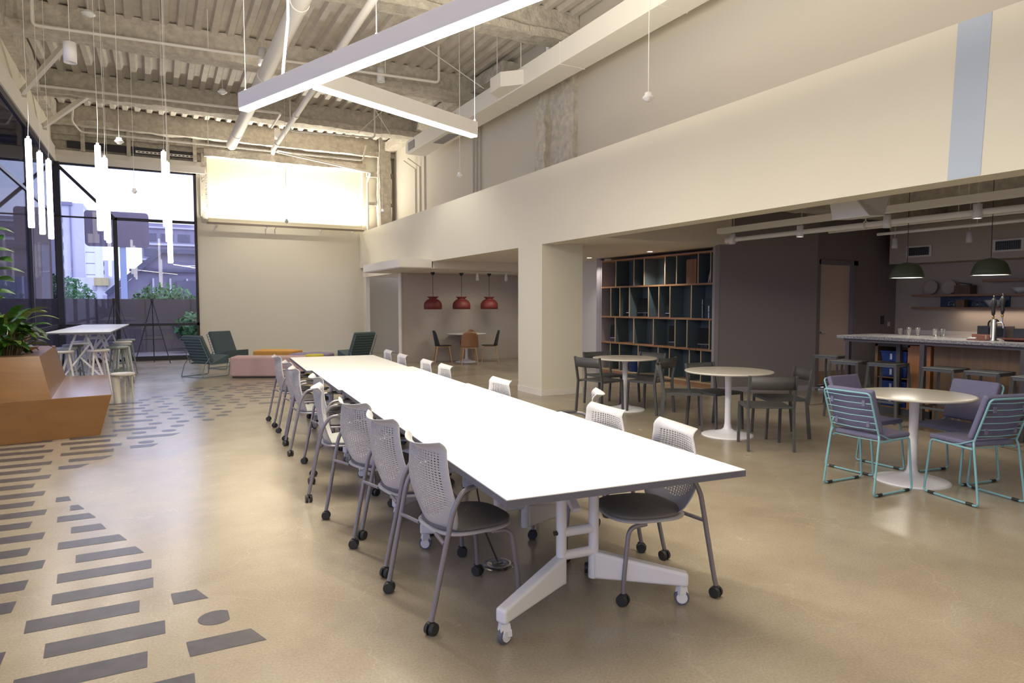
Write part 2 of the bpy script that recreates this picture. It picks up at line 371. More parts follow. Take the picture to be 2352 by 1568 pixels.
# walls of the hall
struct('wall_behind', MB().box(XL-.2, XR+.3, -5.2, -5, 0, ZD), M['wall'])
w = MB(); w.box(1.28, 5.65, YB, YB+.25, 0, 3.72); w.box(1.28, 5.65, YB+.12, YB+.3, 3.72, 5.62); w.box(1.16, 1.28, YB-.03, YB+.25, 3.9, 5.35)
w.box(1.06, 1.28, YB, YB+.25, 0, 5.35)
w.box(5.65, 5.76, YB-.25, YB+.25, 0, 3.66); w.box(5.65, XR, YB, YB+.25, 2.45, 6.2)
struct('wall_back', w, M['wall'])
struct('wall_passage', MB().box(5.765, XR, YB-.005, YB+.25, 0, 2.45), M['passage'])
sp = MB(); sp.box(XL-.2, 5.7, YB+.05, YB+.25, 5.62, ZD)
sp.box(XL-.2, 1.3, YB-.02, YB+.02, 5.75, ZD)
for x in (-1.55, -.55, .35, 1.0): sp.box(x, x+.09, YB-.14, YB, 5.35, ZD)
sp.box(XL-.2, 1.3, YB+.12, YB+.2, 5.2, 5.8)
struct('wall_back_spandrel', sp, M['spray'])
rb = MB()
rough_box(rb, 1.25, 5.7, YB-.18, YB+.15, 5.52, 5.72, .1, .025, 5)
rough_box(rb, 1.2, 1.34, YB-.03, YB+.1, 3.75, 5.6, .1, .02, 6)
struct('trim_1', rb, M['spray'])
# upper right wall with set-back, column and corner
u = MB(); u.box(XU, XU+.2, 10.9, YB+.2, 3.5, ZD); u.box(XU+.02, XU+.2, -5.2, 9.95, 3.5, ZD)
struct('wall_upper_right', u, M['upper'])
c = MB(); rough_box(c, 6.47, 6.8, 9.85, 10.65, 3.6, 6.4, .09, .03, 11); rough_box(c, 6.36, 6.6, 10.62, 10.95, 3.6, 6.0, .07, .05, 12)
struct('column_fireproofed', c, M['spray'])
c = MB(); rough_box(c, 6.05, 6.4, YB-.45, YB-.1, 3.6, ZD, .09, .03, 14); rough_box(c, 6.2, 6.6, 12.0, YB, 6.1, 6.35, .1, .035, 15)
rough_box(c, 5.75, 6.6, YB-.2, YB-.05, 4.5, 4.6, .08, .02, 16); rough_box(c, 5.75, 6.6, YB-.2, YB-.05, 5.35, 5.5, .08, .02, 17)
struct('column_corner', c, M['spray'])
# cream fascia band, its ledge and the square column that carries it
b = MB(); b.box(5.54, 5.82, -5, 19.0, 2.47, 3.67); b.box(5.82, XU+.05, -5, YB, 3.60, 3.67); b.box(5.54, 5.82, 19.0, YB, 2.6, 3.67)
struct('wall_fascia', b, M['wall'])
sb = MB(); sb.hexa([(5.536,2.83,2.475),(5.545,2.83,2.475),(5.545,3.07,2.475),(5.536,3.07,2.475)], [(5.536,2.79,3.668),(5.545,2.79,3.668),(5.545,3.03,3.668),(5.536,3.03,3.668)])
struct('trim_2', sb, M['bluestripe'])
struct('column_square', MB().box(5.54, 6.33, 9.33, 10.13, 0, 2.47).box(5.83, 6.33, 9.33, 10.13, 2.47, 2.6), M['wall'])
struct('baseboard_column', MB().box(5.532, 6.34, 9.322, 10.138, 0, .10), M['white'])
struct('baseboard_back', MB().box(1.28, 5.66, YB-.02, YB, 0, .11), M['wall'])
# alcove with the red lamps
al = MB(); al.box(5.58, 9.05, 16.45, 16.6, 0, 2.6)
struct('wall_alcove', al, M['brick'])
struct('trim_3', MB().box(5.55, 5.58, 16.43, 16.62, 0, 2.33), M['white'])
struct('wall_alcove_right', MB().box(8.98, 9.2, 12.1, 16.6, 0, 2.6), M['white'])
g = MB(); g.box(5.82, 9.2, 8.25, 14.2, 2.5, 2.62); g.box(5.54, 9.2, 14.2, 19.9, 2.31, 2.5); g.box(5.82, 9.0, 8.22, 8.26, 2.5, 3.3)
for x0, x1, y0, y1 in ((6.6,8.2,14.9,15.15),(7.0,7.9,12.2,12.35)): g.box(x0, x1, y0, y1, 2.298 if y0 > 14.2 else 2.49, 2.5)
struct('ceiling_low', g, M['gyp'])
struct('ceiling_canopy', MB().box(4.77, 5.56, 14.2, 17.1, 2.33, 2.51).box(4.79, 5.56, 14.22, 17.08, 2.31, 2.34), M['white'])
struct('baseboard_alcove', MB().box(5.6, 9.0, 16.43, 16.45, 0, .1), M['brick'])
# dark taupe wall, wall end and recessed door
A = Vector((8.39, 8.29, 0)); Bp = Vector((10.1, 7.70, 0)); d = (Bp-A).normalized(); nn = Vector((-d.y, d.x, 0))
dw = MB(); q = [A, Bp, Bp+nn*.15, A+nn*.15]; dw.hexa([(p.x,p.y,0) for p in q], [(p.x,p.y,3.3) for p in q])
dw.box(10.1, 10.2, 7.74, 7.95, 0, 3.3); dw.box(10.2, 11.32, 7.8, 7.95, 2.27, 3.3); dw.box(11.32, XR, 7.8, 7.95, 0, 3.3)
struct('wall_dark', dw, M['dwall'])
e = MB(); e.hexa([(8.39,8.28,0),(8.42,8.3,0),(8.66,8.64,0),(8.6,8.65,0)], [(8.39,8.28,2.5),(8.42,8.3,2.5),(8.66,8.64,2.5),(8.6,8.65,2.5)])
e.box(8.6, 9.1, 8.55, 8.62, 0, 2.5)
struct('wall_dark_end', e, M['dedge'])
struct('baseboard_dark', MB().hexa([(p.x,p.y,0) for p in (A-nn*.012,Bp-nn*.012,Bp,A)], [(p.x,p.y,.09) for p in (A-nn*.012,Bp-nn*.012,Bp,A)]), M['dedge'])
dr = struct('door_1', MB().box(10.3, 11.2, 7.86, 7.9, 0.02, 2.2), M['door'])
MB().box(10.2, 10.3, 7.78, 7.92, 0, 2.28).box(11.2, 11.32, 7.78, 7.92, 0, 2.28).box(10.2, 11.32, 7.78, 7.92, 2.2, 2.28).obj('door_frame', M['dframe'], dr)
MB().box(10.3, 11.2, 7.85, 7.862, .02, .30).obj('kick_plate', M['brass'], dr)
MB().cyl((10.38,7.86,1.0),(10.38,7.80,1.0),.012).bar((10.37,7.8,1.0),(10.5,7.8,1.0),.02).cyl((10.38,7.863,1.0),(10.38,7.85,1.0),.03).obj('door_handle', M['steel'], dr)
MB().box(10.3,11.2,7.80,7.815,.05,.075).obj('floor_stop', M['white'], dr)
# kitchen walls and bulkhead
struct('wall_kitchen', MB().box(XR, XR+.2, -5, 7.95, 0, 3.3), M['kitchen'])
bh = struct('wall_bulkhead', MB().box(11.95, XR, -5, 7.6, 2.23, 2.9).box(11.93, XR, -5, 7.6, 2.86, 2.9), M['kitchen'])
struct('wall_far_right', MB().box(9.1, 9.2, 8.5, 12.3, 0, 2.6), M['dedge'])
kc = MB(); kc.box(5.82, XR, -5, 8.3, 3.3, 3.4)
struct('ceiling_kitchen', kc, M['gyp'])
kb = MB(); rough_box(kb, 5.9, XR, 6.9, 7.25, 2.95, 3.3, .12, .05, 21); rough_box(kb, 5.9, XR, 3.3, 3.75, 2.95, 3.3, .12, .05, 22)
rough_box(kb, 6.3, 6.75, -3, 8.2, 2.85, 3.3, .14, .06, 23); rough_box(kb, 9.9, 10.3, -3, 8.2, 2.98, 3.3, .14, .05, 24)
struct('ceiling_kitchen_beams', kb, M['spray'])
# metal deck
dk = MB(); x = XL-.2; per = .27; prof = []
while x < XU+.2:
    prof += [(x, ZD), (x+.1, ZD), (x+.13, ZD-.075), (x+.23, ZD-.075)]; x += per
ys = [-5.2] + [i*.9-4.5 for i in range(29)]
vs = []
for y in ys:
    for i, (px, pz) in enumerate(prof):
        nz = noise.noise(Vector((px*3, y*1.5, 0)))*.012
        vs.append((px+noise.noise(Vector((px*2, y*2, 5)))*.012, y, pz+nz))
n = len(prof); fs = [(j*n+i, j*n+i+1, (j+1)*n+i+1, (j+1)*n+i) for j in range(len(ys)-1) for i in range(n-1)]
dk.add(vs, fs, False); dk.box(XL-.2, XU+.2, -5.2, YB+.3, ZD+.05, ZD+.1)
struct('ceiling', dk, M['deck'])
# fireproofed beams across the hall
for i, y in enumerate((-1.2, 2.5, 6.15, 9.87, 13.57, 17.26, 19.98)):
    bm = MB()
    w2 = .12; rough_box(bm, XL-.15, XU, y-.05, y+.17, 6.02, ZD-.03, .13, .02, 30+i)
    rough_box(bm, XL-.15, XU, y-.13, y+.25, 5.94, 6.08, .1, .028, 40+i)
    struct('ceiling_beam', bm, M['spray'])
bm = MB(); rough_box(bm, XL-.15, XL+.15, 10, YB, 5.95, ZD, .14, .03, 61); struct('ceiling_beam', bm, M['spray'])
# ---- glazed back window
hd = MB(); hd.box(XL, 1.28, YB-.12, YB+.1, 5.04, 5.22); hd.box(XL-.08, XL+.06, -5, YB+.1, 5.05, 5.42)
hd.box(XL, 1.2, YB-.02, YB+.1, 5.18, 5.36)
struct('trim_4', hd, M['pipe'])
wf = MB()
for x0, x1, z0, z1 in ((.99,1.06,0,5.05), (XL,1.06,0,.12), (XL,1.06,5.0,5.06), (XL,1.06,.93,1.0), (-.92,-.82,0,3.74), (-.9,1.0,3.68,3.75)): wf.box(x0, x1, YB-.04, YB+.06, z0, z1)
wf.box(XL-.02, XL+.13, YB-.12, YB+.06, 0, 5.05)
wf.bar((XL+.06, YB, 5.0), (-.87, YB, 3.71), .1, .07)
wf.box(XL, -.9, YB-.01, YB+.03, 3.69, 3.73)
win = struct('window_1', wf, M['frame'])
MB().box(XL+.1, 1.0, YB+.012, YB+.018, .1, 5.02).obj('pane', M['glass'], win)
MB().box(-1.6,-1.55,YB+.1,YB+.14,5.36,5.62).tube([(-.9,YB+.05,5.48),(-.3,YB+.05,5.5),(.4,YB+.05,5.47),(1.1,YB+.05,5.48)],.035).obj('head_framing', M['pipe'], win)
MB().box(-1.85,1.05,YB-.035,YB-.02,5.42,5.60).obj('dark_slot', M['frame'], win)
MB().box(-.35,1.0,YB-.05,YB-.036,5.45,5.51).obj('strut', M['pipe'], win)
for k in range(14): MB().box(-.30+k*.095,-.25+k*.095,YB-.054,YB-.05,5.468,5.492).obj('strut_hole', M['frame'], win)
# ---- glazed left wall
wl = MB()
wl.box(XL-.06, XL+.03, -5, YB, 4.93, 5.07); wl.box(XL-.05, XL+.03, -5, YB, 0, .12); wl.box(XL-.04, XL+.02, -5, YB, .93, 1.0); wl.box(XL-.04, XL+.02, -5, YB, 3.69, 3.75)
for y in (-4.9, -.1, 4.0, 8.0, 12.0, 16.1): wl.box(XL-.06, XL+.04, y, y+.1, 0, 5.05)
win2 = struct('window_2', wl, M['frame'])
MB().box(XL-.006, XL, -5, YB-.05, .1, 5.0).obj('pane', M['sideglass'], win2)
struct('wall_left', MB().box(XL-.2, XL-.02, -5.2, YB+.2, 5.4, ZD), M['wall'])
# recessed downlights over the shelves
for i, (x, y) in enumerate(((8.29, 11.96), (8.33, 10.01), (7.0, 11.6))):
    t = thing('recessed_downlight', ('small round recessed downlight in the low ceiling at the far end of the shelf wall', 'small round recessed downlight in the low ceiling above the middle of the shelf wall', 'small round recessed downlight in the low ceiling behind the square column')[i], 'downlight', (x, y, 2.5), 0, 'recessed downlights')
    MB().lathe([(.07,-.002),(.07,-.006),(.055,-.006),(.055,-.001)], 28).obj('rim', M['white'], t)
    MB().lathe([(.055,-.003),(.001,-.003)], 28).obj('lens', M['glow'], t)
    spot('beam', t, (0,0,-.02), (30, 62, 62)[i], 125)
# ================================================================== CEILING THINGS
# main linear lamp and its short branch
def linear(name, label, a, b, z, w=.10, h=.155, cables=(), up=True, k=1.0):
    a = Vector((*a, 0)); b = Vector((*b, 0)); L = (b-a).length; ang = atan2(b.y-a.y, b.x-a.x)
    t = thing(name, label, 'lamp', ((a.x+b.x)/2, (a.y+b.y)/2, z), ang, 'suspended linear lamps')
    MB().box(-L/2, L/2, -w/2, w/2, .012, h).obj('housing', M['lampbody'], t, bevel=.004)
    MB().box(-L/2+.004, L/2-.004, -w/2+.008, w/2-.008, -.006, .014).obj('lens', M['lens'], t)
    for c in cables: MB().cyl((c, 0, h), (c, 0, ZD-z-.04), .002, 6).cyl((c,0,h),(c,0,h+.03),.01,8).obj('cable', M['pipe'], t)
    area('glow_down', t, (0, 0, -.012), L, w, LAMP['linear']*L*k)
    if up: area('glow_up', t, (0, 0, h+.01), L, w, LAMP['linear_up']*L*k, rot=(pi, 0, 0))
    return t
A0 = Vector((.77, 6.75)); dirn = Vector((.357, -.934)); B0 = A0 + dirn*5.2; J = A0 + dirn*1.10
linear('linear_lamp', 'long white linear lamp hung over the white tables, running towards the fascia', A0, B0, 3.3, cables=(-2.55, 1.9, -.6))
S1 = J + Vector((1.88, .88)).normalized()*2.12
linear('linear_lamp', 'short white linear lamp branching off the long one towards the grey upper wall', J+Vector((.06,.03)), S1, 3.3, cables=(1.03,), up=True)
t = thing('power_cord', 'thick white power cord looping down to the long linear lamp', 'cord', (1.02, 6.1, 3.45))
MB().tube([(0,0,0),(.01,0,.12),(.05,-.02,.5),(.05,-.03,1.0),(.0,0,1.9),(0,0,2.95)], .012, 8).obj('cord', M['pipe'], t)
# unseen lamps added behind the camera to light the near floor and fascia
linear('linear_lamp', 'long white linear lamp added unseen behind the camera', (-.9, .8), (1.2, -4.4), 3.3, up=True, k=.35)
linear('linear_lamp', 'white linear lamp added unseen behind the camera near the fascia', (3.9, .4), (4.6, -4.4), 3.4, up=True, k=.15)
# glowing vertical tubes
tubes = [(-1.46,11.15,3.74,1.2,'leftmost glowing vertical tube lamp, beside the dark glass'),
         (-1.44,12.0,3.73,1.2,'glowing vertical tube lamp second from the left, before the corner post'),
         (-1.38,12.4,3.70,1.2,'glowing vertical tube lamp third from the left, covering the corner post'),
         (-.66,11.14,3.74,1.2,'tallest-hung glowing tube lamp of the middle cluster, left of its neighbours'),
         (-.60,11.5,3.64,1.2,'glowing tube lamp of the middle cluster, between its two neighbours'),
         (-.68,13.5,3.76,1.2,'glowing tube lamp at the right of the middle cluster, hung lowest'),
         (.18,12.19,3.95,1.2,'highest glowing vertical tube lamp of the right pair cluster'),
         (.19,10.67,3.5,1.12,'glowing tube lamp tucked behind the highest one on the right'),
         (.23,11.9,3.2,1.05,'lowest-hanging glowing tube lamp on the right, ending before the gable roof')]
for x, y, zt, L, lb in tubes:
    t = thing('tube_lamp', lb, 'lamp', (x, y, zt), 0, 'glowing vertical tube lamps by the window')
    MB().lathe([(.001,0),(.034,-.004),(.038,-.02),(.038,-L+.02),(.034,-L+.004),(.001,-L)], 16).obj('tube', M['tube'], t)
    MB().lathe([(.001,.03),(.018,.03),(.018,0),(.001,0)], 12).obj('cap', M['lampbody'], t)
    MB().tube([(0,0,.03),(.012,.0,.3),(0,0,1.2),(0,0,ZD-zt-.08)], .0035, 6).obj('cable', M['pipe'], t)
# cylinder downlights
for x, y, z, r, h, lb in ((-.91,10.72,4.83,.078,.26,'white cylinder downlight near the upper left, before a diagonal brace'),
                       (1.83,13.02,5.98,.075,.30,'white cylinder downlight beside the thick white pipe'),
                       (3.92,12.65,5.88,.075,.26,'white cylinder downlight half behind the long linear lamp'),
                       (2.9,18.3,5.9,.07,.26,'white cylinder downlight close to the far glowing wall panel')):
    t = thing('cylinder_downlight', lb, 'downlight', (x, y, z), 0, 'white cylinder downlights')
    MB().lathe([(.001,h/2),(r,h/2),(r,-h/2),(r-.008,-h/2),(r-.008,-h/2+.05),(.001,-h/2+.05)], 28).obj('can', M['lampbody'], t)
    MB().cyl((0,0,h/2),(0,0,max(.1, ZD-z-.02)),.004,6).obj('cable', M['pipe'], t)
    spot('beam', t, (0,0,-h/2+.03), 260, 110)
# hanging sensors
for x, y, z, r, lb in ((-.40,11.3,3.86,.06,'white hanging ceiling sensor over the left tubes'), (-.28,13.9,3.54,.045,'small white hanging sensor before the bright window'),
                    (2.6,15.4,3.33,.04,'tiny white hanging sensor just below the glowing wall panel'), (4.4,14.2,3.52,.045,'small white hanging sensor by the corner column'),
                    (4.7,10.7,3.73,.05,'white hanging sensor before the grey upper wall conduits'), (4.6,5.58,3.66,.06,'white hanging sensor at the right, before the smooth upper wall'),
    (1.25,14.2,5.6,.09,'round white ceiling detector between the beams, left of the thick pipe'), (1.9,18.3,5.6,.09,'round white ceiling detector beside the capped end of the thick pipe'),
    (-.79,12.3,5.95,.10,'domed white ceiling fixture cut by the upper frame edge')):
    t = thing('hanging_sensor', lb, 'sensor', (x, y, z), 0, 'white sensors hanging from the ceiling')
    MB().lathe([(.001,.05),(r*.6,.045),(r*.65,.02),(r,-.0),(r,-.012),(r*.6,-.03),(r*.45,-.045),(.001,-.045)], 20).obj('sensor_head', M['lampbody'], t)
    MB().cyl((0,0,.05),(0,0,ZD-z-.02),.004,6).obj('rod', M['pipe'], t)
# thick pipe, thinner pipe
t = thing('ceiling_pipe', 'thick white capped pipe running under the beams', 'pipe', (1.85, 13, 5.62))
MB().cyl((0,-17.5,0),(0,5.9,0),.125,20).obj('pipe_run', M['pipe'], t)
for y in (-3.4, -.1, 4.5): MB().cyl((0,y,0),(0,y+.14,0),.135,20).obj('coupling', M['pipe'], t)
MB().lathe([(.001,0),(.10,0),(.11,.08),(.001,.08)],16).obj('end_cap', M['pipe'], t).location = (0,5.9,0)
t = thing('ceiling_pipe', 'slimmer white pipe slanting beside the thick one, behind the linear lamp', 'pipe', (2.6, 13, 5.45))
MB().tube([(-.1,-17,0),(.0,-4.5,0),(.16,5.1,0),(.18,5.3,-.05)],.055,14).obj('pipe_run', M['pipe'], t)
for y, x in ((-2.2,.03),(1.6,.1),(4.3,.14)): MB().cyl((x,y,0),(x,y+.1,0),.068,16).obj('coupling', M['pipe'], t)
def prun(lb, pts, r=.024, drops=()):
    o = Vector(pts[0]); t = thing('sprinkler_pipe', lb, 'pipe', o, 0, 'small white sprinkler pipes under the beams')
    MB().tube([Vector(p)-o for p in fillet(pts, .08, 4)], r, 10).obj('pipe_run', M['pipe'], t)
    for d in drops:
        MB().cyl((d[0]-o.x,d[1]-o.y,d[2]-o.z),(d[0]-o.x,d[1]-o.y,ZD-.05-o.z),.008,6).obj('hanger', M['pipe'], t)
prun('thin white pipe crossing before the near fireproofed beam', [(-1.55,12.7,6.5),(-1.55,12.7,5.78),(4.95,12.25,5.78),(4.95,12.25,6.5)], drops=((.9,12.55,5.8),(3.9,12.3,5.8)))
prun('thin white pipe crossing beneath the far fireproofed beam', [(-2.0,16.1,5.78),(2.6,15.85,5.78),(2.55,16.9,5.7)], .026)
prun('thin white pipe with an angled start running before the far wall', [(-1.55,18.6,6.1),(-1.6,18.7,5.75),(-1.45,18.95,5.58),(5.3,18.9,5.58),(5.4,18.9,6.0)], .022, drops=((1.3,18.95,5.6),))
prun('thin white pipe ending in a turn near the corner column', [(3.0,17.0,6.5),(3.0,17.0,5.7),(5.0,16.7,5.7),(5.0,16.7,6.5)], .02)
prun('white pipe bending down into the far right corner', [(2.9,18.3,5.45),(5.72,19.6,5.4),(5.72,19.9,5.2),(5.72,19.9,3.72)], .035)
for i, (a, b2) in enumerate((((XL+.05,15.45,5.42),(-1.2,13.9,6.0)), ((XL+.05,18.1,5.42),(-1.15,17.2,6.0)))):
    t = thing('diagonal_brace', ('diagonal steel brace from the window head up to the near beam', 'diagonal steel brace from the window head up to the far beam')[i], 'brace', a, 0, 'diagonal braces at the window head')
    a = Vector(a); b2 = Vector(b2)
    MB().bar((0,0,0), b2-a, .07, .10).obj('brace_bar', M['pipe'], t)
    MB().box(-.06,.08,-.05,.05,-.05,.03).obj('bracket', M['spray'], t)
# thin wire/rod clutter by the corner
for i, (a, b2) in enumerate((((4.6,12.2,6.4),(5.6,11.6,5.58)), ((4.4,15.6,6.5),(5.3,16.3,5.7)), ((5.3,15.6,6.5),(4.5,16.4,5.7)))):
    t = thing('cable_stay', ('slanting thin stay from the deck down to the white duct', 'one of two crossed thin stays above the far duct end', 'second of two crossed thin stays above the far duct end')[i], 'stay', a, 0)
    MB().cyl((0,0,0), Vector(b2)-Vector(a), .008, 6).obj('rod', M['pipe'], t)
# rectangular duct with side outlet
t = thing('air_duct', 'long white rectangular duct hung before the upper wall', 'duct', (5.83, 5, 5.2))
dm = MB(); dm.box(-.23,.23,-10,10.95,0,.33); dm.hexa([(-.23,10.95,.0),(.23,10.95,0),(.23,11.1,.05),(-.23,11.1,.05)], [(-.23,10.95,.33),(.23,10.95,.33),(.23,11.1,.28),(-.23,11.1,.28)])
dm.obj('duct_body', M['duct'], t, bevel=.006)
for y in (-3.0, -.7, 1.6, 3.9, 6.1, 8.4): MB().box(-.236,.236,y,y+.025,-.006,.336).obj('duct_joint', M['duct'], t)
MB().hexa([(-.52,5.35,.02),(-.23,5.05,.02),(-.23,5.95,.02),(-.52,5.75,.02)],[(-.52,5.35,.27),(-.23,5.05,.27),(-.23,5.95,.27),(-.52,5.75,.27)]).obj('side_outlet', M['duct'], t, bevel=.005)
for y in (7.95, 10.45): MB().box(-.245,-.232,y,y+.42,.07,.26).obj('grille', mat('grille_grey', (.28,.27,.28), .6) if 'grille_grey' not in bpy.data.materials else bpy.data.materials['grille_grey'], t)
MB().box(-.12,.12,8.6,9.5,-.012,.0).obj('grille', bpy.data.materials['grille_grey'], t)
for y in (-2.4, 1.2, 5.2, 6.1, 7.8, 9.3): MB().cyl((-.2,y,.33),(-.2,y,1.25),.008,6).obj('hanger', M['pipe'], t)
# conduits on the upper wall
for i, y in enumerate((17.94, 17.59, 17.22, 14.09, 13.92, 13.73)):
    t = thing('wall_conduit', ('left conduit of the far trio on the grey upper wall','middle conduit of the far trio on the grey upper wall','right conduit of the far trio on the grey upper wall','left conduit of the nearer trio on the grey upper wall','middle conduit of the nearer trio on the grey upper wall','right conduit of the nearer trio on the grey upper wall')[i], 'conduit', (XU-.025, y, 3.68), 0, 'thin conduits on the upper wall')
    top = 1.6 if i < 2 else 2.4
    pts = [(0,0,0),(0,0,top)] + ([(-.25,.25,top+.25)] if i < 2 else [])
    MB().tube(pts, .018, 8).obj('conduit_run', M['upper'], t)
    MB().box(-.03,.02,-.035,.035,0,.06).obj('box_fitting', M['upper'], t)
# wall-wash track under the glowing panel
t = thing('wash_light_bar', 'slim dark bar light beneath the glowing wall panel', 'wall light', (3.45, YB-.22, 3.69))
MB().box(-2.16,2.16,-.035,.035,0,.05).obj('bar', mat('bronze_bar', (.25,.2,.17), .5), t)
for x in (-1.9,-.62,-.38,.9,1.85): MB().box(x-.012,x+.012,-.01,.23,-.05,0).obj('bracket', M['lampbody'], t)
area('wash', t, (0,.03,.07), 4.1, .05, LAMP['wash'], rot=(radians(195),0,0), spread=170)
# kitchen ceiling: beam tray, pipes, cylinder lights
t = thing('lighting_rail', 'pale square rail hung beneath the kitchen ceiling', 'rail', (8.0, 2.2, 2.62))
MB().box(-.05,.05,-6,5.72,0,.085).obj('rail_bar', M['duct'], t)
for y in (5.5,2.0,-.4): MB().cyl((0,y,.08),(0,y,.68),.008,6).obj('hanger', M['pipe'], t)
t = thing('ceiling_pipe', 'pale round pipe running beside the hung rail in the kitchen', 'pipe', (8.2, 2.2, 2.53))
MB().cyl((0,-6,0),(0,5.72,0),.035,14).obj('pipe_run', M['pipe'], t)
MB().cyl((0,5.55,0),(0,5.75,0),.05,14).obj('coupling', M['pipe'], t)
for y in (3.35, 1.35): MB().tube(arc((0,y,0),.05,0,2*pi,14,'xz'),.008,6).cyl((0,y,.05),(0,y,.75),.006,6).obj('ring_hanger', M['pipe'], t)
for i, (y, on) in enumerate(((7.8,0),(6.53,1),(5.24,0),(4.19,1))):
    t = thing('cylinder_spotlight', ('unlit white cylinder spotlight at the far end of the kitchen pipe','lit white cylinder spotlight second along the kitchen pipe','unlit white cylinder spotlight in the middle of the kitchen pipe','lit white cylinder spotlight nearest the hanging green lamps')[i], 'spotlight', (8.17, y, 2.46), 0, 'cylinder spotlights under the kitchen ceiling')
    MB().lathe([(.001,.16),(.045,.16),(.045,.085),(.049,.08),(.049,-.0),(.043,-.0),(.043,.01)], 22).obj('can', M['lampbody'], t)
    MB().lathe([(.043,.008),(.001,.008)], 22).obj('lens', M['glow'] if on else M['black'], t)
    MB().cyl((.03,0,.16),(.03,0,.8),.006,6).obj('stem', M['pipe'], t)
    if on: spot('beam', t, (0,0,-.01), 60, 70)
for i, (x, z) in enumerate(((9.3, 2.62),(9.75,2.56))):
    t = thing('ceiling_pipe', ('thin pale conduit behind the kitchen spotlights','thin pale conduit closest to the kitchen bulkhead')[i], 'pipe', (x, 2, z))
    MB().cyl((0,-6,0),(0,4.9-i*.5,0),.022,10).obj('pipe_run', M['pipe'], t)
    for y in (0,3): MB().cyl((0,y,0),(0,y,.7),.005,6).obj('hanger', M['pipe'], t)
for i, (y, x) in enumerate(((6.2,11.3),(5.0,11.3),(4.05,11.3))):
    t = thing('cylinder_spotlight', ('pale cylinder spotlight before the bulkhead, beside the left vent','pale cylinder spotlight before the bulkhead, between its two vents','cylinder spotlight at the frame edge before the right bulkhead vent')[i], 'spotlight', (x, y+.9, 2.46), 0, 'cylinder spotlights under the kitchen ceiling')
    MB().lathe([(.001,.17),(.045,.17),(.045,.085),(.049,.08),(.049,-.0),(.001,-.0)], 20).obj('can', M['lampbody'], t)
    MB().cyl((.0,0,.17),(.0,0,.82),.006,6).obj('stem', M['pipe'], t)
for i, y in enumerate((6.9, 5.5)):
    t = thing('air_vent', ('square louvred vent in the kitchen bulkhead, left one', 'square louvred vent in the kitchen bulkhead, right one')[i], 'vent', (11.93, y+.15, 2.43), 0, 'vents in the kitchen bulkhead')
    MB().box(-.012,0,-.22,.22,-.10,.10).obj('vent_frame', M['white'], t)
    MB().box(-.016,-.01,-.18,.18,-.07,.07).obj('backing', M['black'], t)
    for k in range(12): MB().box(-.022,-.014,-.175+k*.031,-.165+k*.031,-.07,.07).obj('louvre', M['stoolmetal'], t)
t = thing('wedge_box', 'white wedge-shaped box hung under the fascia at the kitchen side', 'fixture', (6.6, 4.65, 2.42))
MB().add([(-.02,-.24,.0),(-.02,.20,0),(-.02,.24,.2),(-.02,-.04,.24),(.3,-.2,.02),(.3,.2,.02),(.45,.3,.24),(.45,-.15,.26)], [(0,1,2,3)[::-1],(4,5,6,7),(0,1,5,4),(1,2,6,5),(2,3,7,6),(3,0,4,7)]).obj('box_shell', M['lampbody'], t, bevel=.01)
MB().cyl((.15,0,.22),(.15,0,.88),.01,6).obj('hanger', M['pipe'], t)
# red pendants in the alcove
for i, x in enumerate((6.21, 7.0, 7.8)):
    t = thing('pendant_lamp', ('red pendant lamp with flared collar, leftmost of the three in the alcove','red pendant lamp with flared collar, middle of the three in the alcove','red pendant lamp with flared collar, rightmost of the three in the alcove')[i], 'lamp', (x, 15.87, 1.375), 0, 'red pendant lamps in the alcove')
    MB().lathe([(.225,0),(.23,.0),(.232,.08),(.225,.14),(.2,.19),(.15,.235),(.09,.265),(.11,.285),(.15,.32),(.147,.322),(.1,.295),(.06,.275),(.14,.228),(.195,.18),(.22,.13),(.225,.0)], 40).obj('lamp_shade', M['red'], t)
    MB().cyl((0,0,.28),(0,0,.90),.006,8).obj('cord', M['black'], t)
    MB().lathe([(.001,.935),(.055,.935),(.05,.90),(.02,.86),(.001,.86)],20).obj('ceiling_cup', M['black'], t)
t = thing('track_light', 'small white track with two adjustable heads on the alcove ceiling', 'track light', (7.35, 14.9, 2.3))
MB().box(-.65,.65,-.02,.02,-.03,0).obj('track', M['white'], t)
for x in (-.35,.45):
    hd_ = MB().tube([(x,0,-.03),(x,0,-.09),(x+.03,.06,-.2)],[.012,.034,.04],14).obj('lamp_head', M['white'], t)
    spot('beam', t, (x+.035,.07,-.22), 26, 130, rot=(radians(25),0,0), size=.3, blend=1)
# green pendants over the counter
for i, (x, y) in enumerate(((8.8, 5.35), (8.85, 4.37))):
    t = thing('pendant_lamp', ('lit green dome pendant lamp over the bar, left one','lit green dome pendant lamp over the bar, right one beside the beer tap')[i], 'lamp', (x, y, 1.845), 0, 'green pendant lamps over the bar')
    MB().lathe([(.205,0),(.207,.0),(.19,.06),(.165,.13),(.13,.17),(.06,.195),(.02,.205),(.001,.205),(.001,.195),(.06,.185),(.12,.16),(.155,.12),(.18,.05),(.2,.0)], 40).obj('lamp_shade', M['greenshade'], t)
    MB().lathe([(.2,.006),(.001,.006)], 40).obj('diffuser', M['glow'], t)
    MB().cyl((0,0,.2),(0,0,1.45),.004,8).obj('cord', M['black'], t)
    area('glow_down', t, (0,0,-.01), .3, .3, 7)
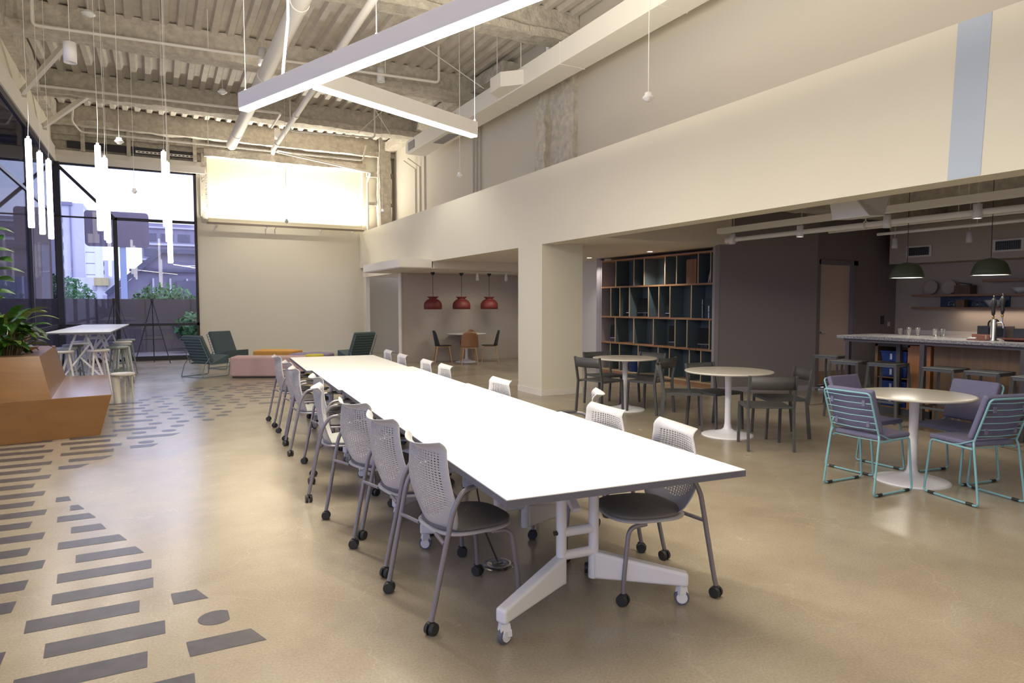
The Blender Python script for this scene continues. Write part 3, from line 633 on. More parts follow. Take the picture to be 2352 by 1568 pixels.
# ================================================================== CONFERENCE TABLES
TA = radians(4.6); TO = Vector((1.19, 2.27, 0)); EX = Vector((cos(TA), -sin(TA), 0)); EY = Vector((sin(TA), cos(TA), 0))
def TW(a, b, z=0): p = TO + EX*a + EY*b; return (p.x, p.y, z)
def caster(mb_fork, mb_wheel, p, r=.036, ang=0):
    ca, sa = cos(ang), sin(ang); x, y, z = p
    mb_wheel.tube([(x+sa*-.011, y+ca*.011, r),(x+sa*.011, y-ca*.011, r)], r, 20)
    mb_fork.tube([(x+sa*-.018, y+ca*.018, r),(x+sa*-.0112, y+ca*.0112, r)], r*.72, 16)
    mb_fork.tube([(x+sa*.018, y-ca*.018, r),(x+sa*.0112, y-ca*.0112, r)], r*.72, 16)
    mb_fork.hexa([(x-.025,y-.02,r*1.55),(x+.025,y-.02,r*1.55),(x+.025,y+.02,r*1.55),(x-.025,y+.02,r*1.55)],[(x-.02,y-.018,r*2.5),(x+.02,y-.018,r*2.5),(x+.02,y+.018,r*2.5),(x-.02,y+.018,r*2.5)])
    mb_fork.hexa([(x+.012,y-.018,r*.9),(x+.03,y-.018,r*.9),(x+.03,y+.018,r*.9),(x+.012,y+.018,r*.9)],[(x+.008,y-.018,r*1.7),(x+.028,y-.018,r*1.7),(x+.028,y+.018,r*1.7),(x+.008,y+.018,r*1.7)])
def conf_table(off, y0, L, label):
    t = thing('conference_table', label, 'table', TW(off, y0), -TA, 'white conference tables set end to end')
    MB().box(0,1.2,0,L,.712,.737).obj('tabletop', [M['tablewhite']], t, bevel=.0015)
    MB().box(-.002,1.202,-.001,L+.001,.705,.733).obj('edge_band', M['edge'], t)
    for sx in (-1, 1):
        gx = .6+sx*.07; MB().lathe([(.001,.7385),(.038,.7385),(.042,.737)],24,(gx,L*.5,0)).obj('grommet', M['tablewhite'], t)
    for s, yl, yc in ((1, .50, .275), (-1, L-.50, L-.275)):
        for i, (x, cx) in enumerate(((.505, .085), (.688, 1.10))):
            dx = cx-x; dy = yc-yl; l = sqrt(dx*dx+dy*dy); ux, uy = dx/l, dy/l; px, py = -uy, ux
            fr = MB(); fr.cyl((x,yl,.125),(x,yl,.705),.026,18)
            fr.obj('leg', M['framewhite'], t)
            w0, w1 = .032, .030
            ft = MB()
            ft.hexa([(x+px*-w0,yl+py*-w0,.125),(x+px*w0,yl+py*w0,.125),(cx+px*w1,yc+py*w1,.098),(cx-px*w1,yc-py*w1,.098)][::1] if (ux*py-uy*px) < 0 else [(x-px*w0,yl-py*w0,.125),(cx-px*w1,yc-py*w1,.098),(cx+px*w1,yc+py*w1,.098),(x+px*w0,yl+py*w0,.125)],
                    [(x-px*w0,yl-py*w0,.265),(cx-px*w1,yc-py*w1,.165),(cx+px*w1,yc+py*w1,.165),(x+px*w0,yl+py*w0,.265)] if not (ux*py-uy*px) < 0 else [(x+px*-w0,yl+py*-w0,.265),(x+px*w0,yl+py*w0,.265),(cx+px*w1,yc+py*w1,.165),(cx-px*w1,yc-py*w1,.165)])
            foot = ft.obj('foot', M['framewhite'], t, bevel=.014)
            cf, cw = MB(), MB(); bx, by = cx-ux*.03, yc-uy*.03
            caster(cf, cw, (bx,by,0), .038, atan2(uy,ux)); cf.cyl((bx,by,.08),(bx,by,.10),.018,12)
            c = cf.obj('caster', M['framewhite'], t); cw.obj('tyre', M['edge'], c)
        MB().cyl((.505,yl,.262),(.688,yl,.262),.024,16).obj('crossbar', M['framewhite'], t)
        MB().cyl((.505,yl,.378),(.688,yl,.378),.024,16).obj('crossbar', M['framewhite'], t)
        MB().box(.44,.76,yl-.04*s,yl+.10*s,.69,.706).obj('mount_plate', M['framewhite'], t)
        MB().cyl((.465,yl,.378),(.483,yl,.378),.012,12).obj('locking_knob', M['black'], t)
        MB().bar((.6,yl+.02*s,.47),(.6,yl+.34*s,.70),.04,.03).obj('brace', M['framewhite'], t)
    return t
conf_table(0, 0, 1.825, 'white conference table at the near end of the row, legs in full view')
conf_table(-.03, 1.835, 1.86, 'white conference table second from the near end of the long row')
conf_table(-.06, 3.70, 1.93, 'white conference table third from the near end of the long row')
conf_table(-.12, 5.635, 2.05, 'white conference table at the far end of the row, closest to the pink ottoman')

# ------------------------------------------------------------------ perforated chairs
def back_pt(u, v, off=0.0):
    "u -1..1 across, v 0..1 upwards: the curved shell of the chair back"
    z = .39 + v*.462
    hw = .150 + .118*math.sin(min(1, v*1.9+.08)*pi*.5) - .072*max(0, (v-.42)/.58)
    if v < .12: hw *= .72 + .28*(v/.12)
    x = -.135 - .055*sin(v*pi*.75) - .02*v + .06*(u*u)*(1-.25*v)
    if v > .9: q = (v-.9)/.1; x -= q*q*.055 - .02*q*u*u; z += q*.022*u*u - .012*q
    return (x+off, u*hw, z)
def make_back():
    NU, NV = 15, 27; us = [-1, -.86]; 
    u0, u1 = -.80, .80; cw = (u1-u0)/NU
    ul = [-1.0, -.94]; tags = [0]
    for i in range(NU): a = u0+cw*i; ul += [a+cw*.19, a+cw*.81]
    ul += [.94, 1.0]
    v0, v1 = .17, .9; ch = (v1-v0)/NV; vl = [0, .05, .1, .16]
    for j in range(NV): a = v0+ch*j; vl += [a+ch*.2, a+ch*.8]
    vl += [.93, .96, .98, 1.0]
    mb = MB(); nU, nV = len(ul), len(vl); vs = [back_pt(u, v) for v in vl for u in ul]; fs = []
    for j in range(nV-1):
        for i in range(nU-1):
            ih = (i-2) % 2 == 0 and 2 <= i < 2+2*NU; jh = (j-4) % 2 == 0 and 4 <= j < 4+2*NV
            if ih and jh:
                cu, cv = (ul[i]+ul[i+1])/2, (vl[j]+vl[j+1])/2
                lim = .82 if cv > .5 else .82*sqrt(max(0, 1-((.5-cv)/.32)**2))
                if abs(cu) < lim: continue
            fs.append((j*nU+i, j*nU+i+1, (j+1)*nU+i+1, (j+1)*nU+i))
    mb.add(vs, fs, True); return mb
def superell(rx, ry, n=40, p=3.2, cx=0.0):
    out = []
    for k in range(n):
        a = 2*pi*k/n; c, s = cos(a), sin(a)
        out.append((cx + rx*(abs(c)**(2/p))*(1 if c >= 0 else -1), ry*(abs(s)**(2/p))*(1 if s >= 0 else -1)))
    return out
def pad(cx, rx, ry, z0, z1, p=3.2, n=40, crown=.012, tilt=0):
    mb = MB(); rings = []
    for f, z in ((.90, z0), (.99, z0+(z1-z0)*.3), (1.0, z0+(z1-z0)*.6), (.95, z1-.004), (.8, z1+crown*.4), (.45, z1+crown), (.02, z1+crown)):
        rings.append([(x, y, z + tilt*(x-cx)) for x, y in superell(rx*f, ry*f, n, p, cx)])
    vs = [q for r in rings for q in r]; fs = []
    for i in range(len(rings)-1):
        for k in range(n): fs.append((i*n+k, i*n+(k+1) % n, (i+1)*n+(k+1) % n, (i+1)*n+k))
    mb.add(vs, fs, True); mb.add(rings[0], [tuple(reversed(range(n)))], False); return mb
def make_chair(label, arms=True, cushion='cushion'):
    t = thing('rolling_chair', label, 'chair', (0,0,0), 0, 'white perforated rolling chairs around the long row of tables')
    make_back().obj('backrest', M['shell'], t, solid=.005)
    sh = pad(.045, .215, .215, .395, .418, 3.0, crown=-.004); sh.obj('seat_shell', M['shell'], t)
    pad(.05, .208, .208, .414, .440, 2.8, crown=.014).obj('seat_cushion', M[cushion], t)
    MB().bar((-.12,-.05,.40),(-.155,-.05,.44),.012,.10).obj('back_link', M['shell'], t) if False else None
    for s in (-1, 1):
        if arms: pts = [(-.262,s*.262,.062),(-.25,s*.262,.11),(-.155,s*.275,.56),(-.10,s*.275,.645),(-.03,s*.272,.655),(.10,s*.262,.65)]
        else: pts = [(-.262,s*.262,.062),(-.25,s*.262,.11),(-.19,s*.27,.40),(-.12,s*.24,.412)]
        rear = MB().tube(fillet(pts, .07, 6), .0125, 12).obj('leg', M['silver'], t)
        front = MB().tube(fillet([(.10,s*.19,.392),(.20,s*.20,.385),(.232,s*.215,.16),(.236,s*.215,.062)], .05, 6), .0115, 12).obj('leg', M['silver'], t)
        for lg, x, y in ((rear,-.262,s*.262),(front,.238,s*.215)):
            a = random.uniform(0, 6.28); mb = MB(); ca, sa = cos(a), sin(a)
            for k in (-1, 1): mb.tube([(x+ca*k*.006,y+sa*k*.006,.028),(x+ca*k*.024,y+sa*k*.024,.028)], [.031,.027], 18)
            mb.cyl((x,y,.03),(x,y,.066),.009,8); mb.tube([(x-sa*.02,y+ca*.02,.052),(x,y,.058),(x+sa*.01,y-ca*.01,.05)], .009, 8)
            mb.obj('caster', M['black'], lg)
        MB().cyl((-.16,s*.10,.40),(-.193,s*.262,.405),.010,10).obj('side_tube', M['silver'], t)
        if arms: pad(.04, .085, .02, .657, .668, 2.6, 24, .003).obj('armrest', M['black'], t).location = (.0, s*.27, 0)
    MB().box(-.08,.14,-.12,.12,.383,.397).obj('under_frame', M['silver'], t)
    return t
CH = [ # side, x, y, rotation (deg from facing the table), label
 ('L', .06, .79, 8, 'white perforated rolling chair, first on the window side, dark seat fully seen'),
 ('L', .01, 1.51, 9, 'white perforated rolling chair second from the near end on the window side'),
 ('L', -.04, 2.19, 17, 'white perforated rolling chair third on the window side, its back square to us'),
 ('L', -.13, 3.05, -9, 'white perforated rolling chair fourth on the window side, with pale seat pad'),
 ('L', -.05, 3.87, 2, 'white perforated rolling chair fifth from the near end, mostly hidden behind the fourth'),
 ('L', -.15, 4.76, 0, 'white perforated rolling chair sixth on the window side, with pale seat'),
 ('L', -.15, 5.56, 3, 'white perforated rolling chair second from the far end on the window side'),
 ('L', -.20, 6.47, 4, 'white perforated rolling chair at the far end of the window side, by the pink ottoman'),
 ('R', 1.06, .58, -7, 'white perforated rolling chair nearest the camera on the fascia side, seen under the tabletop'),
 ('R', 1.03, 1.22, 1, 'white perforated rolling chair second on the fascia side, back above the table edge'),
 ('R', 1.36, 1.97, -30, 'white perforated rolling chair turned sideways behind the second one on the fascia side'),
 ('R', 1.02, 2.92, 2, 'white perforated rolling chair alone halfway along the fascia side, before the square column'),
 ('R', .99, 4.38, 0, 'white perforated rolling chair fourth from the far end on the fascia side'),
 ('R', .98, 5.05, 0, 'white perforated rolling chair third from the far end on the fascia side'),
 ('R', .94, 6.02, 0, 'white perforated rolling chair second from the far end on the fascia side'),
 ('R', .95, 6.85, 0, 'white perforated rolling chair at the far end of the fascia side, smallest in view')]
protoA = make_chair(CH[0][4]); protoB = make_chair(CH[3][4], cushion='cushion2'); protoC = make_chair(CH[8][4], cushion='cushion3')
for i, (sd, x, y, r, lb) in enumerate(CH):
    base = -TA + (0 if sd == 'L' else pi) + radians(r)
    p = TW(x, y)
    if i == 0: protoA.location = p; protoA.rotation_euler = (0,0,base)
    elif i == 8: protoC.location = p; protoC.rotation_euler = (0,0,base)
    elif i == 3: protoB.location = p; protoB.rotation_euler = (0,0,base)
    else: copy_thing(protoB if i == 5 else protoA, p, base, lb)
t = thing('floor_outlet', 'round metal floor outlet box under the near table', 'outlet', TW(.42, 1.12, .001))
MB().lathe([(.001,.006),(.05,.007),(.055,.012),(.085,.012),(.095,.0)],32).box(-.03,.03,-.012,.012,.007,.016).obj('outlet_plate', M['steel'], t)
MB().tube([(0,0,.02),(-.06,.05,.2),(-.08,.12,.45),(-.02,.2,.69)],.005,6).obj('cord', M['black'], t)

# ------------------------------------------------------------------ round pedestal tables
def round_table(p, label, r=.46):
    t = thing('round_table', label, 'table', (*p, 0), 0, 'round white pedestal tables')
    MB().lathe([(.001,.715),(r*.8,.715),(r-.012,.722),(r,.734),(r-.004,.742),(r-.02,.744),(.001,.744)], 64).obj('tabletop', M['tabletop'] if 'tabletop' in M else M['tablewhite'], t)
    MB().lathe([(.29,.0),(.29,.008),(.27,.014),(.16,.035),(.07,.06),(.045,.085),(.036,.14),(.034,.4),(.038,.66),(.06,.712),(.001,.713)], 48).obj('pedestal', M['framewhite'], t)
    MB().box(-.17,.17,-.03,.03,.70,.716).obj('support_bar', M['framewhite'], t)
    return t
M['tabletop'] = mat('beige_laminate', (.72, .68, .60), .22)
T1, T2, T3 = (5.88,7.58), (5.76,5.52), (5.64,3.33)
round_table(T1, 'round white table before the open shelves, farthest of the three')
round_table(T2, 'round white table in the middle, between the dark armless chairs', .49)
round_table(T3, 'round white table nearest, ringed by lilac cushioned chairs', .45)
round_table((7.15,15.9), 'small round white table in the alcove under the red lamps', .52)
# dark metal chairs
def dark_chair(label):
    t = thing('metal_side_chair', label, 'chair', (0,0,0), 0, 'charcoal metal side chairs')
    s = MB(); s.hexa([(-.20,-.21,.435),(.22,-.22,.44),(.22,.22,.44),(-.20,.21,.435)],[(-.20,-.21,.452),(.22,-.22,.455),(.22,.22,.455),(-.20,.21,.452)])
    s.obj('seat', M['darkmetal'], t, bevel=.006)
    b = MB(); n = 14; vs = []; fs = []
    for k in range(n+1):
        a = -1+2*k/n; x = -.255 - .035*(1-a*a); 
        vs += [(x, a*.225, .635), (x-.012, a*.225, .77)]
    for k in range(n): fs.append((2*k, 2*k+2, 2*k+3, 2*k+1))
    b.add(vs, fs, True); b.obj('backrest', M['darkmetal'], t, solid=.012)
    for sy in (-1,1):
        MB().bar((-.245,sy*.225,.0),(-.205,sy*.225,.44),.024,.036).bar((-.205,sy*.225,.43),(-.265,sy*.228,.775),.024,.034).obj('leg', M['darkmetal'], t, bevel=.003)
        MB().bar((.235,sy*.215,.0),(.215,sy*.215,.45),.024,.03).obj('leg', M['darkmetal'], t, bevel=.003)
        MB().bar((-.2,sy*.215,.435),(.22,sy*.215,.437),.02,.028).obj('side_rail', M['darkmetal'], t)
    MB().bar((.215,-.21,.437),(.215,.21,.437),.02,.028).obj('front_rail', M['darkmetal'], t)
    return t
def face(p, q): return atan2(q[1]-p[1], q[0]-p[0])
D = [((5.46,7.60), 12, 0, 'charcoal metal chair at the far round table, nearest the square column'),
     ((5.94,8.12), 267, 0, 'charcoal metal chair behind the far round table, beside the column'),
     ((6.04,7.22), 108, 0, 'charcoal metal chair at the far round table with its back to the middle table'),
     ((6.34,7.77), 194, 0, 'charcoal metal chair at the far round table, its shiny back before the shelves'),
     ((5.60,6.12), 320, 0, 'charcoal metal chair seen from the side, at the column side of the middle table'),
     ((5.97,5.93), 271, 0, 'charcoal metal chair behind the middle round table, before the shelf wall end'),
     ((5.62,4.87), 56, 0, 'charcoal metal chair nearest us at the middle round table, its back to the camera'),
     ((6.26,5.22), 152, 0, 'charcoal metal chair at the middle table, half hidden behind the nearest one')]
dc = dark_chair(D[0][3])
for i, (p, q, r, lb) in enumerate(D):
    rz = radians(q)
    if i == 0: dc.location = (*p, 0); dc.rotation_euler = (0,0,rz)
    else: copy_thing(dc, (*p, 0), rz, lb)
# lilac cushioned wire chairs
def wire_chair(label):
    t = thing('wire_chair', label, 'chair', (0,0,0), 0, 'teal wire chairs with lilac cushions')
    for s in (-1,1):
        pts = [(-.215,s*.20,.60),(-.165,s*.205,.475),(-.175,s*.215,.44),(-.235,s*.225,.012),(.235,s*.222,.012),(.19,s*.215,.435),(-.16,s*.205,.42)]
        MB().tube(fillet(pts[1:], .03, 5), .0085, 10).obj('side_frame', M['teal'], t)
        MB().tube([(-.17,s*.206,.49),(-.05,s*.21,.44),(0,s*.212,.43)], .006, 8).obj('brace', M['teal'], t)
        for x in (-.19,.19): MB().cyl((x,s*.2235,.0135),(x+.05*(1 if x<0 else -1),s*.2235,.0135),.0125,10).obj('glide', M['black'], t)
    bk = MB(); bk.tube(fillet([(-.165,-.205,.475),(-.285,-.205,.81),(-.285,.205,.81),(-.165,.205,.475)], .035, 6), .008, 10)
    bk.obj('back_frame', M['teal'], t)
    sl = MB()
    for k in range(6):
        z = .52+k*.052; x = -.165-(z-.475)*.358; sl.tube([(x,-.2,z),(x-.012,0,z-.004),(x,.2,z)], .0042, 6)
    for k in range(5): sl.tube([(-.14+k*.075,-.205,.428),(-.14+k*.075,.0,.424),(-.14+k*.075,.205,.428)], .0042, 6)
    sl.obj('wire_slats', M['teal'], t)
    cu = MB(); a = Vector((-.148,0,.485)); d = Vector((-.12,0,.335)).normalized(); nrm = Vector((d.z,0,-d.x))
    def cb(t0, t1, w, n0, n1):
        P = [a+d*t0+nrm*n0, a+d*t1+nrm*n0, a+d*t1+nrm*n1, a+d*t0+nrm*n1]
        return [(p.x,-w,p.z) for p in P], [(p.x,w,p.z) for p in P]
    l, r = cb(.0, .36, .205, .006, .05)
    cu.add(l+r, [(0,1,2,3),(7,6,5,4),(0,4,5,1),(1,5,6,2),(2,6,7,3),(3,7,4,0)])
    cu.obj('back_cushion', M['lilac'], t, bevel=.016)
    MB().box(-.15,.225,-.205,.205,.434,.475).obj('seat_cushion', M['lilac'], t, bevel=.016)
    for y in (-.14,.14):
        for z in (.56,.73):
            x = -.165-(z-.475)*.358; MB().box(x-.014,x-.006,y-.012,y+.012,z-.022,z+.022).obj('cushion_clip', M['lilac'], t)
    return t
Wc = [((5.11,3.38), radians(-2), 'lilac cushioned wire chair with its slatted back to us, beside the metal chairs'),
      ((5.68,3.79), radians(-90), 'lilac cushioned wire chair behind the one at the near side, by the bar stools'),
      ((6.06,3.22), radians(172), 'lilac cushioned wire chair across the table, facing us before the bar'),
      ((5.56,2.81), radians(77), 'lilac cushioned wire chair at the frame edge, its slatted back to us')]
wc = wire_chair(Wc[0][2])
for i, (p, rz, lb) in enumerate(Wc):
    if i == 0: wc.location = (*p,0); wc.rotation_euler = (0,0,rz)
    else: copy_thing(wc, (*p,0), rz, lb)
# alcove shell chairs
def shell_chair(label, m):
    t = thing('shell_chair', label, 'chair', (0,0,0), 0, 'moulded shell chairs in the alcove')
    b = MB(); n = 14; mv = 10; vs = []; fs = []
    for j in range(mv+1):
        v = j/mv; z = .43+.39*v; hw = .22*(1-.12*v) * (1 if v < .7 else sqrt(max(.05, 1-((v-.7)/.33)**2)))
        for k in range(n+1):
            u = -1+2*k/n; vs.append((-.17-.07*v+.09*u*u*(1-.4*v), u*hw, z))
    for j in range(mv):
        for k in range(n): a = j*(n+1)+k; fs.append((a, a+1, a+n+2, a+n+1))
    b.add(vs, fs, True); b.obj('backrest', M[m], t, solid=.012)
    pad(.03, .22, .22, .425, .445, 2.8, crown=-.006).obj('seat', M[m], t)
    for sx, sy in ((-1,-1),(-1,1),(1,-1),(1,1)):
        MB().tube([(sx*.15+.02,sy*.15,.425),(sx*.22+.01,sy*.20,0)], [.018,.012], 10).obj('leg', M['legwood'], t)
    MB().box(-.15,.19,-.16,.16,.40,.426).obj('seat_frame', M['legwood'], t)
    if m == 'blackgreen': MB().box(-.235,-.225,-.05,.01,.47,.50).obj('label_plate', M['label'], t)
    return t
cc = (7.15,15.9)
S = [((6.52,16.05),'blackgreen','black-green shell chair at the alcove table, on its window side'), ((6.92,15.22),'tan','tan shell chair with its back to us at the alcove table'),
     ((7.35,16.25),'tan','tan shell chair behind the alcove table, half hidden'), ((7.72,15.62),'blackgreen','black-green shell chair at the alcove table, beside the square column')]
for i, (p, m, lb) in enumerate(S):
    c = shell_chair(lb, m); c.location = (*p,0); c.rotation_euler = (0,0,face(p, cc))

# ------------------------------------------------------------------ lounge
def lounge_chair(label, p, rz):
    t = thing('lounge_chair', label, 'chair', (*p,0), rz, 'slate lounge chairs with wire frames')
    for s in (-1,1):
        MB().tube(fillet([(-.33,s*.30,.80),(-.08,s*.30,.26),(.36,s*.30,.265),(.40,s*.30,.30),(.36,s*.31,.012),(-.30,s*.31,.012),(-.23,s*.30,.265),(-.10,s*.30,.40)],.04,5), .008, 8).obj('side_frame', M['tealwire'], t)
    sl = MB()
    for k in range(9):
        q = k/9; sl.cyl((-.33+.25*q-.0,-.30,.80-.54*q),(-.33+.25*q,.30,.80-.54*q),.005,6)
    sl.cyl((-.30,-.31,.012),(-.30,.31,.012),.0075,8)
    sl.obj('wire_slats', M['tealwire'], t)
    a = Vector((-.055,0,.30)); d = Vector((-.25,0,.52)).normalized(); nn_ = Vector((d.z,0,-d.x)); 
    P = [a, a+d*.60, a+d*.60+nn_*.08, a+nn_*.08]
    MB().add([(q.x,-.29,q.z) for q in P]+[(q.x,.29,q.z) for q in P], [(0,1,2,3),(7,6,5,4),(0,4,5,1),(1,5,6,2),(2,6,7,3),(3,7,4,0)]).obj('back_cushion', M['slate'], t, bevel=.025)
    MB().hexa([(-.07,-.29,.275),(.38,-.29,.265),(.38,.29,.265),(-.07,.29,.275)],[(-.08,-.29,.265),(.38,-.29,.44),(.38,.29,.44),(-.08,.29,.265)]).obj('seat_cushion', M['slate'], t, bevel=.025)
    return t
lounge_chair('slate lounge chair with its slatted wire back to us, beside the window', (.86,15.25), radians(36))
lounge_chair('slate lounge chair facing us against the cream wall', (1.47,17.03), radians(-57))
lounge_chair('slate lounge chair near the alcove, seen from behind over the table end', (4.12,15.3), radians(112))
def ottoman(label, poly, h, m, base=True):
    xs = [p[0] for p in poly]; ys = [p[1] for p in poly]; cx, cy = sum(xs)/len(xs), sum(ys)/len(ys)
    t = thing('ottoman', label, 'ottoman', (cx,cy,0))
    P = [(x-cx,y-cy) for x, y in poly]
    MB().prism(P, .03, h).obj('cushion_block', M[m], t, bevel=.035)
    MB().prism([(x*.94,y*.94) for x, y in P], 0, .035).obj('base', M['black'], t)
ottoman('long dusty pink block ottoman behind the chairs at the table end', [(1.30,14.60),(2.62,13.95),(2.85,14.42),(1.48,15.12)], .43, 'pink')
ottoman('mustard orange faceted ottoman against the cream wall', [(1.95,16.35),(2.75,15.85),(3.05,16.2),(2.75,16.75),(2.2,16.95)], .43, 'orange')
def hexp(cx, cy, r, n=6, a0=0): return [(cx+r*cos(a0+2*pi*k/n), cy+r*sin(a0+2*pi*k/n)) for k in range(n)]
ottoman('violet faceted ottoman behind the table end', hexp(3.02,15.05,.50), .42, 'purple')
ottoman('small round yellow ottoman between the violet one and the table', hexp(2.93,14.32,.20,24), .45, 'yellow')
# ================================================================== PLANTER, HIGH TABLES, STOOLS, EASELS
t = thing('planter_bench', 'faceted amber plywood planter with a low bench shelf, in front of the high table', 'planter')
lo = MB(); lo.hexa([(-2.05,8.636,0),(-.60,8.94,0),(-.74,11.3,0),(-2.05,11.3,0)], [(-2.05,8.70,.45),(-.48,9.03,.45),(-.65,11.62,.45),(-2.05,11.62,.45)])
lo.obj('bench', M['planterwood'], t, bevel=.004)
MB().hexa([(-2.05,8.705,.45),(-.485,9.035,.45),(-.655,11.615,.45),(-2.05,11.615,.45)],[(-2.05,8.705,.4515),(-.485,9.035,.4515),(-.655,11.615,.4515),(-2.05,11.615,.4515)]).obj('bench_top', M['lit_lacquer'], t)
up = MB(); B = [(-2.05,8.705,.452),(-1.05,8.915,.452),(-1.18,11.58,.452),(-2.05,11.6,.452)]; Tt = [(-2.05,9.24,.90),(-1.21,9.416,.90),(-1.31,11.75,.90),(-2.05,11.8,.90)]
up.add(B+Tt, [(0,1,5,4),(1,2,6,5),(2,3,7,6),(3,0,4,7)])
In = [(-1.97,9.55,.90),(-1.42,9.72,.90),(-1.47,11.5,.90),(-1.97,11.55,.90)]; Id = [(x,y,.82) for x,y,z in In]
rim_ = MB().add(Tt+In, [(0,1,5,4),(1,2,6,5),(2,3,7,6),(3,0,4,7)]); rim_.obj('top_rim', M['lit_lacquer'], t)
up.add(Tt+In+Id, [(4,5,9,8),(5,6,10,9),(6,7,11,10),(7,4,8,11),(8,9,10,11)])
up.obj('upper_box', M['planterwood'], t)
MB().add([(-1.96,9.6,.85),(-1.43,9.75,.85),(-1.48,11.48,.85),(-1.96,11.5,.85)], [(0,1,2,3)]).obj('soil', M['soil'], t)
MB().hexa([(-2.05,9.3,.9),(-1.60,9.5,.9),(-1.62,9.75,.9),(-2.05,9.6,.9)],[(-2.05,9.3,1.02),(-1.64,9.5,1.02),(-1.66,9.75,1.02),(-2.05,9.6,1.02)]).obj('raised_block', M['planterwood'], t, bevel=.004)
def leaf(mb, base, dirv, L, Wd, droop, roll=0, fold=.25):
    d = Vector(dirv).normalized(); side = d.cross(Vector((0,0,1))); side = side.normalized() if side.length > .05 else Vector((1,0,0))
    side = Matrix.Rotation(roll, 3, d) @ side; p = Vector(base); n = 7; vs = []; cur = d.copy()
    for i in range(n+1):
        s = i/n; w = Wd*sin(pi*min(1, s*.93+.05))**.75*(1-.25*s)
        up_ = side.cross(cur).normalized()
        vs += [p - side*w + up_*w*fold, p.copy(), p + side*w + up_*w*fold]
        p = p + cur*(L/n); cur = (cur + Vector((0,0,-droop/n))).normalized()
    fs = []
    for i in range(n): a = 3*i; fs += [(a,a+1,a+4,a+3),(a+1,a+2,a+5,a+4)]
    mb.add(vs, fs, True)
rnd = random.Random(3)
t = thing('leafy_plant', 'low bushy plant with drooping striped leaves in the amber planter', 'plant', (-1.68, 10.1, .85))
lf, stm, lf2 = MB(), MB(), MB()
for k in range(105):
    a = rnd.uniform(0, 2*pi); e = rnd.uniform(.15, 1.15); r = rnd.uniform(.02,.26); b0 = Vector((cos(a)*r*.8, sin(a)*r*1.6+.0, 0)); h = rnd.uniform(.08,.46)
    tip = b0 + Vector((cos(a)*.07, sin(a)*.07, h)); stm.tube([b0, tip], .006, 5)
    leaf(lf if k % 3 else lf2, tip, (cos(a)*cos(e), sin(a)*cos(e), sin(e)*.9), rnd.uniform(.26,.42), rnd.uniform(.05,.085), rnd.uniform(.9,1.7), rnd.uniform(-.5,.5))
lf.obj('foliage', M['leaf'], t); lf2.obj('striped_foliage', M['leaf2'], t); stm.obj('stems', M['stem'], t)
t = thing('grass_plant', 'spiky pale plant fanning out behind the striped leaves', 'plant', (-1.52, 10.75, .85)); g_ = MB()
for k in range(60):
    a = rnd.uniform(0, 2*pi); e = rnd.uniform(.1, 1.3); leaf(g_, (0,0,.1), (cos(a)*cos(e), sin(a)*cos(e), sin(e)), rnd.uniform(.18,.26), .005, .35)
g_.obj('blades', mat('dry_grass', (.35,.26,.18), .7), t)
t = thing('fiddle_leaf_plant', 'tall plant with large round leaves rising at the frame edge', 'plant', (-1.70, 9.90, .85))
st_, lv = MB(), MB(); st_.tube([(0,0,0),(-.05,.0,.4),(-.04,.02,.9),(0,0,1.58)], [.014,.013,.011,.007], 8); st_.obj('trunk', M['stem'], t)
for z, a, L, w in ((1.52,.2,.2,.075),(1.42,-.9,.2,.07),(1.28,.4,.22,.075),(1.16,-.6,.24,.08),(1.05,.1,.28,.06),(.98,1.5,.22,.08),(.93,-.35,.21,.085),(.86,3,.22,.08),(.78,.3,.2,.08),(.7,-1.2,.22,.08),(1.33,2.2,.2,.08),(.72,.75,.15,.05),(1.2,3.4,.2,.08)):
    leaf(lv, (0,0,z), (cos(a), sin(a), .25), L*1.15, w*1.35, .7, .3)
lv.obj('foliage', M['leaf'], t)
# high table with trestle legs
def high_table(label, p, L):
    t = thing('high_table', label, 'table', (*p,0), radians(-1.5), 'white standing-height tables by the window')
    MB().box(-.45,.45,0,L,1.03,1.05).obj('tabletop', M['tablewhite'], t)
    MB().box(-.452,.452,-.002,L+.002,1.022,1.04).obj('edge_band', M['edge'], t)
    for y in (.28, L-.28):
        for s in (-1,1):
            MB().bar((s*.07,y,1.0),(s*.13,y,.84),.045,.03).bar((s*.13,y,.86),(s*.38,y,.02),.045,.03).obj('leg', M['framewhite'], t)
        MB().bar((-.13,y,.85),(.13,y,.85),.03,.03).bar((.14,y,.86),(-.30,y,.25),.03,.028).bar((-.02,y,.62),(.33,y,.22),.03,.028).obj('truss', M['framewhite'], t)
        MB().box(-.3,.3,y-.03,y+.03,1.0,1.024).obj('mount_bar', M['framewhite'], t)
        MB().box(-.42,.42,y-.03,y+.03,0,.03).obj('foot', M['framewhite'], t)
    MB().box(-.03,.03,.3,L-.3,.98,1.0).obj('beam', M['framewhite'], t)
high_table('white standing-height table nearest the amber planter', (-1.12,12.92), 2.38)
high_table('white standing-height table farther back, closest to the back window', (-1.06,15.32), 2.38)
